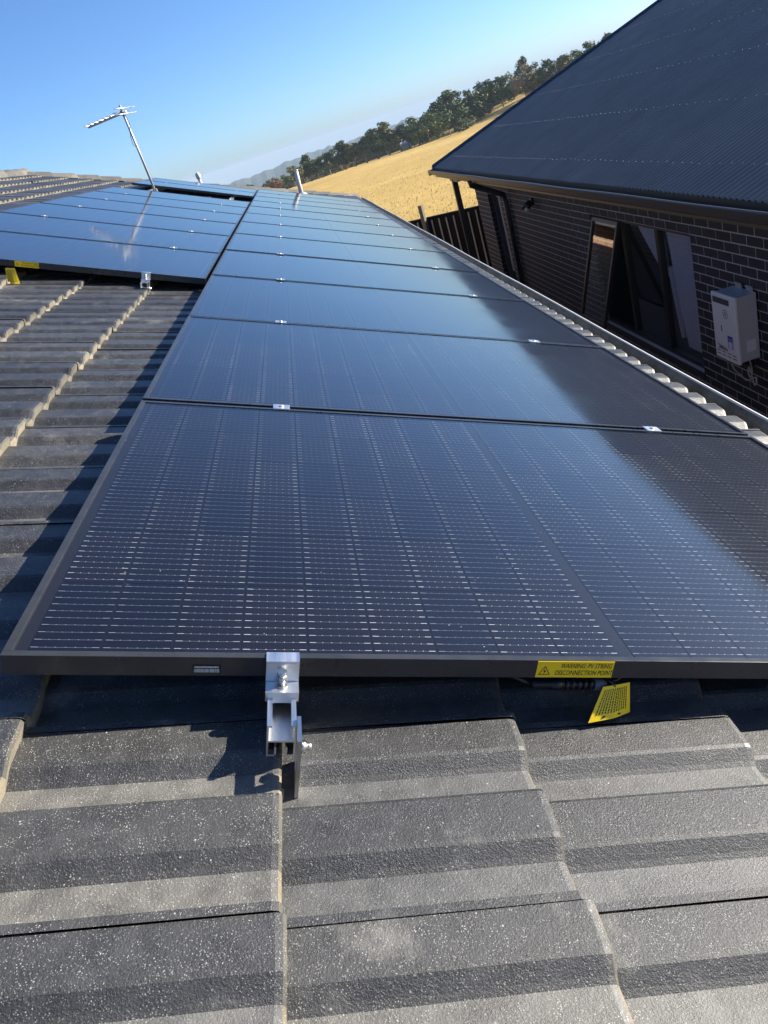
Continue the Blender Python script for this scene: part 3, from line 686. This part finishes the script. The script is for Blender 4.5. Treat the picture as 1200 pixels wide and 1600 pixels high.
# wall of bricks; openings: window and door
WX, WZ0, WZ1, WY0, WY1 = 3.88, -3.3, GZ-.13, 2.6, 14.66
WIN = (6.12, 8.66, -2.62, -1.262); DOOR = (12.86, 13.72, -3.3, -1.262)
wall = un(empty('wall'))
mb = MB()
def wrect(ya, yb, za, zb): mb.box((WX+.0024, ya, za), (WX+.11, yb, zb))
wrect(WY0, WIN[0], WZ0, WZ1); wrect(WIN[0], WIN[1], WZ0, WIN[2]); wrect(WIN[0], WIN[1], WIN[3], WZ1); wrect(WIN[1], DOOR[0], WZ0, WZ1); wrect(DOOR[0], DOOR[1], DOOR[3], WZ1); wrect(DOOR[1], WY1-.004, WZ0, WZ1)
mb.build('mortar_bed', M_MORTAR, wall)
BH, BL, BC, BP = .076, .230, .086, .240
BRK = MB().box((0, 0, 0), (.105, BL, BH), bev=.003).mesh('brick', M_BRICK)
bl = []
row = 0; z = WIN[3] + .005                                # courses run through from the lintel line
while z > WZ0: z -= BC
z += BC
while z + BH < WZ1 + .06:
    off = (row % 2)*.12; y = WY0 - .24 + off + .055
    while y < WY1:
        ya, yb = max(y, WY0), min(y+BL, WY1)
        segs = [(ya, yb)]
        for (oa, ob, za, zb) in (WIN, DOOR):
            if z + BH > za + .004 and z < zb - .004:
                ns = []
                for (p, q) in segs:
                    if q <= oa or p >= ob: ns.append((p, q))
                    else:
                        if p < oa: ns.append((p, oa))
                        if q > ob: ns.append((ob, q))
                segs = ns
        for (p, q) in segs:
            if q - p > .03: bl.append((p, q, z, min(BH, WZ1 - z)))
        y += BP
    z += BC; row += 1
def bkey(t):
    q = px((WX, (t[0]+t[1])/2, t[2]+.04))
    if q is None or not (-20 < q[0] < 1230): return 1e6
    lim = 310 + (q[0]-560)*.57                            # the near gutter hides what lies lower
    return (0 if q[1] < lim + 15 else 1000) + q[2]
bl.sort(key=bkey); rest = MB(); rk = random.Random(6)
for i, (p, q, z, h) in enumerate(bl):
    if h < .02: continue
    dx = rk.uniform(-.0015, .0015)
    if i < 298 and bkey((p, q, z, h)) < 1000:
        o = link('brick', BRK, wall, (WX+dx, p, z)); o.scale = (1, (q-p)/BL, h/BH)
    else: rest.box((WX+dx, p, z), (WX+.105, q, z+h))
rb_ = rest.build('brickwork', M_BRICK, wall); rb_['kind'] = 'stuff'
un(MB().box((WX+.12, WY0, WZ0), (far_x-.5, WY0+.1, WZ1)).build('end_wall', M_BRICK))
eb_ = MB()
row = 0; z = bl[0][2]
while z > WZ0: z -= BC
z += BC
while z < WZ1:
    x = WX + .115 + (.12 if row % 2 else 0) - .0
    if row % 2: eb_.box((WX+.108, WY1-.105, z), (x-.01, WY1+rk.uniform(-.001, .001), min(z+BH, WZ1)))
    while x < far_x - .6: eb_.box((x, WY1-.105, z), (x+BL, WY1+rk.uniform(-.001, .001), min(z+BH, WZ1))); x += BP
    z += BC; row += 1
eb_.box((WX+.11, WY1-.10, WZ0), (far_x-.6, WY1-.008, WZ1)); e_ = un(eb_.build('end_brickwork', M_BRICK)); e_['kind'] = 'stuff'
# window: frame, fixed panes with curtains, open awning sash
def quadX(x, ya, za, yb, zb): return MB().add([(x, ya, za), (x, ya, zb), (x, yb, zb), (x, yb, za)], [(0, 1, 2, 3)])
win = un(empty('window'))
FY0, FY1, FZ0, FZ1 = WIN; fx = WX + .045
b = MB(); t = .045
b.box((fx, FY0, FZ0), (fx+.06, FY0+t, FZ1)); b.box((fx, FY1-t, FZ0), (fx+.06, FY1, FZ1)); b.box((fx, FY0+t, FZ1-t), (fx+.06, FY1-t, FZ1)); b.box((fx, FY0+t, FZ0), (fx+.06, FY1-t, FZ0+t))
for ym in (6.93, 7.80): b.box((fx-.004, ym-.035, FZ0+t), (fx+.058, ym+.035, FZ1-t))
b.build('window_frame', M_FRAME, win)
quadX(fx+.028, FY0+t, FZ0+t, 6.895, FZ1-t).build('pane', M_PANE, win)
quadX(fx+.028, 6.965, FZ0+t, 7.765, FZ1-t).build('pane', M_PANE, win)
MB().box((WX-.02, FY0-.02, FZ0-.05), (fx+.05, FY1+.02, FZ0-.005)).build('sill', M_BRICK, win)
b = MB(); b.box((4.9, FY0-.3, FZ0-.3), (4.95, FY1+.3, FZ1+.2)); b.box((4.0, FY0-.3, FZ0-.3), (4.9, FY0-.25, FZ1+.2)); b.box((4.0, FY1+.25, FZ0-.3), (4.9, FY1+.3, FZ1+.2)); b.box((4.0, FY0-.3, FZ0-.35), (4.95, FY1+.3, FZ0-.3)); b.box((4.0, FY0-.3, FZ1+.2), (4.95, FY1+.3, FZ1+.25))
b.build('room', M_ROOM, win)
def curtain(pa, pb, z0, z1, nf, label):
    """pa, pb: (y at top, y at bottom) of the two edges"""
    b = MB(); n = nf*6; rr = 10
    for j in range(rr+1):
        s = j/rr; ya = pa[0]+(pa[1]-pa[0])*s; yb = pb[0]+(pb[1]-pb[0])*s; z = z1+(z0-z1)*s
        for i in range(n+1):
            q = i/n; b.v.append((WX+.14+.038*sin(q*nf*2*pi + .9*sin(q*9) + .5*sin(s*3+q*5))*(1-.3*s), ya+(yb-ya)*q, z))
    for j in range(rr):
        for i in range(n): b.f.append([j*(n+1)+i, j*(n+1)+i+1, (j+1)*(n+1)+i+1, (j+1)*(n+1)+i]); b.m.append(0); b.sm.append(True)
    o = b.build('curtain', M_CURT, win); o['label'] = label; return o
curtain((6.22, 6.22), (6.86, 6.66), FZ0+.1, FZ1-.06, 9, 'lilac sheer curtain hanging behind the right pane')
curtain((6.99, 6.99), (7.55, 7.00), -1.83, FZ1-.06, 7, 'lilac curtain swept aside to a point behind the middle pane')
curtain((6.85, 6.76), (6.90, 6.80), -2.45, -1.70, 2, 'narrow strip of lilac curtain beside the mullion')
sa = rad(17.2)
sash = empty('awning_sash', (WX+.035, 0, FZ1-.04)); sash.parent = win; sash.rotation_euler = (0, sa, 0)
sH = 1.19; sy0, sy1 = 7.835, 8.615; b = MB(); t = .04
b.box((-.02, sy0, -sH), (.02, sy0+t, 0)); b.box((-.02, sy1-t, -sH), (.02, sy1, 0)); b.box((-.02, sy0+t, -t), (.02, sy1-t, 0)); b.box((-.02, sy0+t, -sH), (.02, sy1-t, -sH+t))
b.build('sash_frame', M_FRAME, sash); quadX(-.002, sy0+t, -sH+t, sy1-t, -t).build('sash_pane', M_PANE, sash)
# door recess
dr_ = un(empty('door'))
MB().box((WX+.32, DOOR[0]-.02, -3.3), (WX+.36, DOOR[1]+.02, DOOR[3]+.02)).build('door_leaf', M_FRAME, dr_)
b = MB(); b.box((WX+.08, DOOR[1]-.07, -3.3), (WX+.32, DOOR[1]-.002, DOOR[3]-.002)); b.box((WX+.08, DOOR[0]+.002, -3.3), (WX+.32, DOOR[0]+.06, DOOR[3]-.002)); b.build('door_frame', M_GUT, dr_)
MB().box((WX+.06, DOOR[0]+.33, -2.62), (WX+.10, DOOR[0]+.37, DOOR[3]-.01)).build('door_edge', M_PVC, dr_)
MB().box((WX+.06, DOOR[0]+.09, DOOR[3]-.05), (WX+.10, DOOR[0]+.45, DOOR[3]-.012)).build('door_head', M_PVC, dr_)
MB().tube([(WX+.30, DOOR[0]+.12, -2.28), (WX+.26, DOOR[0]+.12, -2.28), (WX+.26, DOOR[0]+.22, -2.28)], .011, 8).build('door_handle', M_STEEL, dr_)
# downpipe, post, beam, lights
b = MB(); b.tube([(GX-.03, 12.32, GZ-.09), (GX-.03, 12.32, GZ-.16), (WX-.065, 12.28, GZ-.46), (WX-.055, 12.28, GZ-.60), (WX-.055, 12.28, -3.29)], .045, 12); un(b.build('downpipe', M_FRAME))
un(MB().box((3.57, 15.02, -3.3), (3.67, 15.12, GZ-.136), bev=.004).build('verandah_post', M_FRAME))
un(MB().box((3.58, 14.60, GZ-.27), (3.66, 15.3, GZ-.137)).build('verandah_beam', M_FRAME))
sl_ = tag(empty('sensor_light', (WX, 10.93, -1.27)), 'small black twin spotlight on the dark brick wall', 'light')
MB().tube([(0, 0, .03), (-.035, 0, .03)], .055, 14).build('mounting_plate', M_FRAME, sl_)
MB().tube([(-.03, -.03, .04), (-.09, -.08, .0), (-.13, -.10, -.04)], .02, 10, radii=[.02, .035, .042]).build('lamp_head', M_FRAME, sl_)
MB().tube([(-.03, .05, .04), (-.08, .09, .0), (-.12, .12, -.05)], .02, 10, radii=[.02, .035, .042]).build('lamp_head', M_FRAME, sl_)
MB().tube([(-.128, -.10, -.038), (-.14, -.106, -.055), (-.143, -.107, -.06)], .03, 12, radii=[.04, .034, .01]).build('bulb', M_PVC, sl_)
MB().tube([(-.10, .02, -.05), (-.112, .02, -.075), (-.118, .02, -.085)], .03, 12, radii=[.03, .034, .012]).build('motion_sensor', M_PVC, sl_)

# ------------------------------------------------------------------ gas water heater
HX0, HX1, HY0, HY1, HZ0, HZ1 = 3.675, 3.865, 5.045, 5.42, -2.19, -1.605
ht = tag(empty('water_heater', (HX1, (HY0+HY1)/2, HZ0)), 'white instantaneous water heater mounted on the dark brick wall', 'water heater')
def uh(o): o.parent = ht; o.matrix_parent_inverse = Matrix.Translation((-HX1, -(HY0+HY1)/2, -HZ0)); return o
uh(MB().box((HX0+.02, HY0+.012, HZ0+.012), (HX1, HY1-.012, HZ1-.012), bev=.006).build('casing', M_HEATS))
uh(MB().box((HX0-.004, HY0, HZ0), (HX0+.022, HY1, HZ1), bev=.009).build('front_cover', M_HEAT))
yc = (HY0+HY1)/2
def fbox(name, ya, yb, za, zb, m, d=.003): return uh(MB().box((HX0-.004-d, ya, za), (HX0-.0035, yb, zb)).build(name, m))
g = fbox('exhaust_grille', yc-.10, yc+.155, HZ1-.085, HZ1-.035, M_FRAME, .0015)
for i in range(3): uh(MB().box((HX0-.012, yc-.098, HZ1-.078+i*.017), (HX0-.0055, yc+.153, HZ1-.073+i*.017)).build('grille_slat', M_GREYP))
for r_ in range(2):
    for i in range(4): fbox('air_slot', yc-.155+i*.085, yc-.095+i*.085, HZ0+.038+r_*.028, HZ0+.045+r_*.028, M_FRAME, .001)
ring = MB(); nseg = 24; c0 = Vector((HX0-.0065, yc-.03, HZ1-.165))
for (ra, rb2, m) in ((.040, .034, 0), (.018, .010, 0)):
    o = len(ring.v)
    for i in range(nseg):
        a = 2*pi*i/nseg
        for r_ in (ra, rb2): ring.v.append((c0.x, c0.y+r_*cos(a), c0.z+r_*sin(a)))
    for i in range(nseg): j = (i+1) % nseg; ring.f.append([o+2*i, o+2*i+1, o+2*j+1, o+2*j]); ring.m.append(0); ring.sm.append(False)
uh(ring.build('round_emblem', M_GREYP))
HF = Matrix(((0, 0, -1, 0), (-1, 0, 0, 0), (0, 1, 0, 0), (0, 0, 0, 1)))       # text facing -X, reading towards -Y
st = fbox('blue_sticker', yc-.115, yc-.035, HZ0+.125, HZ0+.235, M_BLUE, .001)
o = put_text('lettering', 'WELS', .026, M_WHITE, None, Matrix.Translation((HX0-.0062, yc-.075, HZ0+.205)) @ HF); uh(o)
o = uh(MB().box((HX0-.0065, yc-.105, HZ0+.128), (HX0-.0052, yc-.045, HZ0+.185)).build('sticker_panel', M_WHITE))
o = put_text('lettering', 'Midea', .052, M_GREYP, None, Matrix.Translation((HX0-.0062, yc+.035, HZ0+.105)) @ HF, bold=.0004); uh(o)
lg = MB(); o_ = 0
for i in range(18):
    a = .6 + 5.0*i/17; w = .0035 + .004*sin(pi*i/17)
    for r_ in (.024, .024-w): lg.v.append((HX0-.0062, yc+.125+r_*cos(a), HZ0+.11+r_*sin(a)))
for i in range(17): lg.f.append([2*i, 2*i+1, 2*i+3, 2*i+2]); lg.m.append(0); lg.sm.append(False)
uh(lg.build('swirl_logo', M_GREYP))
fbox('status_lamp', yc+.045, yc+.06, HZ0+.255, HZ0+.31, M_GREYP, .001)
for ya, yb in ((HY0+.05, HY0+.15), (HY1-.16, HY1-.06)): uh(MB().box((HX1-.006, ya, HZ1-.013), (HX1-.002, yb, HZ1+.028)).build('wall_bracket', M_GALV))
uh(MB().box((HX1-.11, HY0+.0108, HZ0+.09), (HX1-.03, HY0+.0125, HZ0+.19)).build('rating_plate', M_WHITE))
uh(MB().box((HX1-.075, HY1-.09, HZ0-.10), (HX1+.012, HY1-.02, HZ0-.02), bev=.006).build('power_outlet', M_FRAME))
uh(MB().box((HX1-.13, HY1-.08, HZ0-.085), (HX1-.075, HY1-.03, HZ0-.03), bev=.008).build('power_plug', M_GREYP))
def spline(pts, n=8):
    pts = [Vector(p) for p in pts]; out = []
    for i in range(len(pts)-1):
        p0, p1, p2, p3 = pts[max(i-1, 0)], pts[i], pts[i+1], pts[min(i+2, len(pts)-1)]
        for k in range(n):
            t = k/n; out.append(.5*((2*p1) + (p2-p0)*t + (2*p0-5*p1+4*p2-p3)*t*t + (3*p1-p0-3*p2+p3)*t**3))
    return out + [pts[-1]]
wx = HX1 - .04
cdl = [(wx-.06, HY1-.055, HZ0-.085), (wx-.03, HY1-.05, HZ0-.16), (wx, HY1-.09, HZ0-.215), (wx, HY1-.18, HZ0-.235), (wx, HY1-.27, HZ0-.20), (wx, HY1-.33, HZ0-.17), (wx-.01, HY1-.36, HZ0-.20), (wx-.01, HY1-.33, HZ0-.235), (wx, HY1-.29, HZ0-.20), (wx, HY1-.26, HZ0-.13), (wx, HY1-.235, HZ0-.10), (wx, HY1-.22, HZ0-.15), (wx, HY1-.25, HZ0-.19), (wx, HY1-.285, HZ0-.14), (wx-.02, HY1-.31, HZ0-.05), (wx-.03, HY1-.31, HZ0+.01)]
uh(MB().tube(spline(cdl), .0062, 6).build('power_cord', mat('grey_cord', (.45, .45, .46), .5)))
for i, yy_ in enumerate((HY0+.10, HY0+.15, HY0+.20)): uh(MB().tube([(HX1-.09, yy_, HZ0+.012), (HX1-.09, yy_, HZ0-.05), (HX1-.03, yy_, HZ0-.075), (HX1+.02, yy_, HZ0-.08)], .010, 8).build('copper_pipe', mat('copper_lagging', (.05, .045, .04), .6)))

# ------------------------------------------------------------------ fences beyond the houses
fp0, fp1 = Vector((1.6, 18.46, 0)), Vector((5.6, 15.0, 0)); fd = (fp1-fp0).normalized(); fn_ = Vector((fd.y, -fd.x, 0)) ; FL = (fp1-fp0).length
fen = tag(empty('paling_fence', (2.6, 17.6, -3.3)), 'dark paling fence with sunlit board edges as pale strips between the houses and the paddock', 'fence')
def uf(o): o.parent = fen; o.matrix_parent_inverse = Matrix.Translation((-2.6, -17.6, 3.3)); return o
ang = atan2(fd.y, fd.x)
FM = Matrix.Translation((fp0.x, fp0.y, 0)) @ Matrix.Rotation(ang, 4, 'Z')
PAL = None; i = 0; x = 0
while x < FL:
    zt = -1.76 + rk.uniform(-.012, .012)
    uf(MB().box((x+.004, -.012, -3.32), (x+.183, .012, zt), M=FM).build('paling', M_DARKW))
    uf(MB().box((x-.012, -.040, -3.32), (x+.010, -.0125, zt-.05), M=FM).build('lit_edge_strip', M_LITEDGE))  # added pale strip, drawn in place of the sunlit edge of each board
    x += .188; i += 1
uf(MB().box((0, -.05, -1.765), (FL, .05, -1.735), M=FM).build('capping_rail', M_DARKW))
po = tag(MB().box((-.045, -.045, 0), (.045, .045, 1.86), bev=.006).build('fence_post', mat('grey_post_timber', (.15, .14, .11), .85), None, (3.12, 16.95, -3.3), (0, 0, ang)), 'pale weathered timber post rising above the paling fence', 'post')
sh = tag(empty('shrub', (2.78, 16.9, -3.3)), 'bright green shrub in front of the paling fence', 'shrub')
b = MB(); rl = random.Random(12)
for i in range(260):
    p = Vector((rl.gauss(0, .10), rl.gauss(0, .10), 1.05+rl.gauss(0, .16))); d = Vector((rl.uniform(-1, 1), rl.uniform(-1, 1), rl.uniform(-.6, 1))).normalized()*.035; w = d.cross(Vector((rl.uniform(-1, 1), rl.uniform(-1, 1), 1))).normalized()*.016
    b.add([p-d, p-w, p+d, p+w], [(0, 1, 2, 3)])
b.build('foliage', m_leaf('lime_leaf', (.16, .24, .03), (.24, .32, .05)), sh)
b = MB()
for i in range(5): b.tube([(0, 0, 0), (rl.uniform(-.1, .1), rl.uniform(-.1, .1), .6), (rl.uniform(-.16, .16), rl.uniform(-.16, .16), 1.1)], .008, 5)
b.build('stem', M_BARK, sh)
ff = tag(empty('farm_fence', (0, 205, ground_z(0, 205))), 'low wire and post fence along the far edge of the dry paddock', 'fence')
pts = []
for i in range(16):
    a = rad(.5 + i*.85); r = 200 + 3*i*.3; x, y = r*sin(a), r*cos(a); pts.append(Vector((x, y, ground_z(x, y))))
fo = ff.location.copy()
PST = MB().box((-.09, -.09, 0), (.09, .09, 1.25)).mesh('post', M_BARK)
for p in pts: link('post', PST, ff, p - fo, (0, 0, rl.uniform(0, 1)))
for z in (.5, 1.05): MB().tube([p - fo + Vector((0, 0, z)) for p in pts], .025, 4).build('wire', M_BARK, ff)

# ------------------------------------------------------------------ trees
def crown_mb(kind, seed, nleaf):
    """unit-height tree crown (0..1) of many small leaf faces in clumps"""
    r = random.Random(seed); b = MB(); cl = []
    if kind == 'pine':
        for i in range(26):
            z = .26 + .70*i/26; w = (.20*(1-(max(0, z-.3)/.78)**1.6)+.03); a = r.uniform(0, 6.3); rr = w*r.uniform(.3, .95); cl.append((Vector((rr*cos(a), rr*sin(a), z)), w*.5+.03))
    elif kind == 'gum':
        for i in range(20):
            a = r.uniform(0, 6.3); rr = .26*sqrt(r.random()); z = .42 + r.random()*.5*(1-rr*1.4); cl.append((Vector((rr*cos(a), rr*sin(a), z)), r.uniform(.07, .13)))
    else:
        for i in range(30):
            a = r.uniform(0, 6.3); rr = .40*sqrt(r.random()); z = .16 + r.random()*.72*sqrt(max(.05, 1-(rr/.46)**2)); cl.append((Vector((rr*cos(a), rr*sin(a), z)), r.uniform(.09, .16)))
    for i in range(nleaf):
        c, R_ = cl[r.randrange(len(cl))]
        d = Vector((r.gauss(0, 1), r.gauss(0, 1), r.gauss(0, .8))).normalized()*R_*(r.random()**.4); p = c + d
        l = r.uniform(.018, .036); ax = Vector((r.uniform(-1, 1), r.uniform(-1, 1), r.uniform(-.7, .7))).normalized()*l
        n = (d.normalized() + Vector((r.uniform(-.7, .7), r.uniform(-.7, .7), r.uniform(-.4, .9)))).normalized(); w = n.cross(ax).normalized()*l*r.uniform(.5, .9)
        b.add([p-ax, p-w, p+ax, p+w], [(0, 1, 2, 3)])
    tb = MB(); lean = r.uniform(-.03, .03)
    tb.tube([(0, 0, -.05), (lean*.3, 0, .2), (lean, 0, .45), (lean*1.3, .01, .75)], .02, 6, radii=[.022, .017, .013, .004])
    for c, R_ in cl[::3]: tb.tube([(lean*.6, 0, max(.12, c.z-.22)), (c.x*.55, c.y*.55, c.z-.08), tuple(c)], .006, 4, radii=[.009, .006, .002])
    return b, tb
PROT = {}
for kind, nl in (('pine', 2300), ('gum', 2100), ('broad', 3200)):
    for s in range(3): b, tb = crown_mb(kind, 100+s*7+len(kind), nl); PROT[(kind, s)] = (b, tb, {})
    for s in range(3): PROT[(kind, s)] = (PROT[(kind, s)][0], PROT[(kind, s)][1].mesh('trunk', M_BARK), {})
rtree = random.Random(21)
def tree(az, dist, h, kind, leaf, label, group=None, sx=1.0, name=None):
    a = rad(az); x, y = CW.x + dist*sin(a), CW.y + dist*cos(a)
    s = rtree.randrange(3); b, tm, cache = PROT[(kind, s)]
    if leaf not in cache: cache[leaf] = b.mesh('crown', M_LEAF[leaf])
    t = tag(empty(name or {'pine': 'conifer_tree', 'gum': 'gum_tree', 'broad': 'broadleaf_tree'}[kind], (x, y, ground_z(x, y)-.1), (0, 0, rtree.uniform(0, 6.28))), label, 'tree', group)
    h *= .86; t.scale = (h*sx*1.22, h*sx*1.22, h); link('crown', cache[leaf], t); link('trunk', tm, t); return t
# the row along the paddock edge
GR = 'trees along the paddock edge'
for ti, (az, d, h, kd, lf, sx) in enumerate(((.6, 212, 6.6, 'gum', 2, 1), (1.5, 214, 7.6, 'pine', 0, 1.1), (2.3, 216, 6.8, 'gum', 0, 1.1), (3.2, 214, 7.6, 'gum', 1, 1), (4.0, 216, 8.2, 'pine', 1, 1.2), (4.7, 214, 7.4, 'gum', 2, .95), (5.5, 216, 8.4, 'gum', 1, 1.1), (6.3, 214, 8.6, 'pine', 0, 1.15), (7.1, 216, 9.4, 'pine', 2, 1.25), (7.9, 216, 8.2, 'gum', 1, 1), (8.5, 218, 7.2, 'gum', 1, .9))):
    tree(az, d, h, kd, lf, '%s tree from the left in the bare-trunked row edging the dry paddock' % ordn[ti], GR, sx)
GD = 'dense dark trees right of the white shed'
for ti, (az, d, h, kd, lf, sx) in enumerate(((9.2, 212, 9.3, 'broad', 1, 1.0), (9.9, 208, 8.3, 'broad', 0, 1.15), (10.6, 214, 9.0, 'broad', 1, 1), (10.9, 222, 10.2, 'pine', 1, 1.3), (11.7, 226, 12.0, 'pine', 1, 1.4), (12.5, 230, 11.0, 'broad', 1, 1), (13.3, 232, 10.6, 'broad', 0, 1), (14.2, 236, 10.8, 'broad', 1, 1), (15.1, 236, 10.0, 'broad', 0, 1.05))):
    tree(az, d, h, kd, lf, '%s from the left of the dense dark trees right of the white shed' % ordn[ti], GD, sx)
tree(12.2, 206, 4.6, 'broad', 0, 'small round bush in front of the dense dark trees', None, 1.1)
tree(16.62, 232, 9.2, 'broad', 3, 'tree with dry golden brown foliage near the steel roof edge', None, .9)
tree(16.75, 250, 12.2, 'broad', 1, 'rounded dark crown poking up behind the golden brown tree', None, .5)
GRR = 'green trees behind the corrugated roof hip'
for ti, (az, d, h, kd, lf) in enumerate(((17.5, 226, 8.6, 'broad', 2), (18.4, 220, 8.4, 'broad', 0), (19.3, 214, 7.8, 'broad', 2), (20.2, 205, 7.8, 'broad', 0), (21.2, 196, 8.4, 'broad', 0), (22.2, 190, 8.2, 'broad', 1))):
    tree(az, d, h, kd, lf, '%s from the left of the green trees behind the corrugated roof hip' % ordn[ti], GRR)
tree(-1.1, 236, 5.2, 'broad', 4, 'small rust coloured tree at the left end of the wood', None)
# the wood behind, stepping down into the valley
for i in range(125):
    az = -4.5 + 21*(i*0.61803 % 1); d = rtree.uniform(236, 330); base = ground_z(d*sin(rad(az)), d*cos(rad(az)))
    eltop = -1.62 + .085*(az+2) + rtree.uniform(-.18, .16); h = .45 + d*tan(rad(eltop)) - base
    h = max(5.5, min(h, 16)); kd = rtree.choice(['pine', 'broad', 'broad', 'broad', 'gum'])
    tree(az, d, h, kd, rtree.choice([0, 1, 1, 2, 0]), 'tree in the wood behind the paddock edge', 'trees of the wood behind the paddock', rtree.uniform(.8, 1.15))
sd_ = tag(empty('farm_shed', (CW.x + 226*sin(rad(8.3)), CW.y + 226*cos(rad(8.3)), ground_z(33, 224))), 'tiny white farm shed among the trees', 'shed')
MB().box((-1.3, -1, 0), (1.3, 1, 1.6)).build('wall', M_PVC, sd_)
MB().add([(-1.45, -1.2, 1.6), (1.45, -1.2, 1.6), (1.45, 1.2, 1.6), (-1.45, 1.2, 1.6), (-1.45, 0, 2.1), (1.45, 0, 2.1)], [(0, 1, 5, 4), (2, 3, 4, 5), (0, 4, 3), (1, 2, 5)]).build('roof', M_WHITE, sd_)
# dry grass tussocks on the near part of the paddock
b = MB(); rt2 = random.Random(31)
for i in range(9000):
    r = 24 + 120*(rt2.random()**1.8); a = rad(rt2.uniform(-2, 18)); x, y = r*sin(a), r*cos(a)
    if y < 20: continue
    z = ground_z(x, y) - .03; h = rt2.uniform(.05, .16)
    for k in range(3):
        q = rt2.uniform(0, 6.3); w = rt2.uniform(.006, .02); dx, dy = cos(q), sin(q)
        b.add([(x-dy*w, y+dx*w, z), (x+dy*w, y-dx*w, z), (x+dx*h*.5, y+dy*h*.5, z+h)], [(0, 1, 2)])
gr = b.build('dry_grass', M_STRAW); tag(gr, 'dry golden grass growing over the paddock', 'grass', kind='stuff')
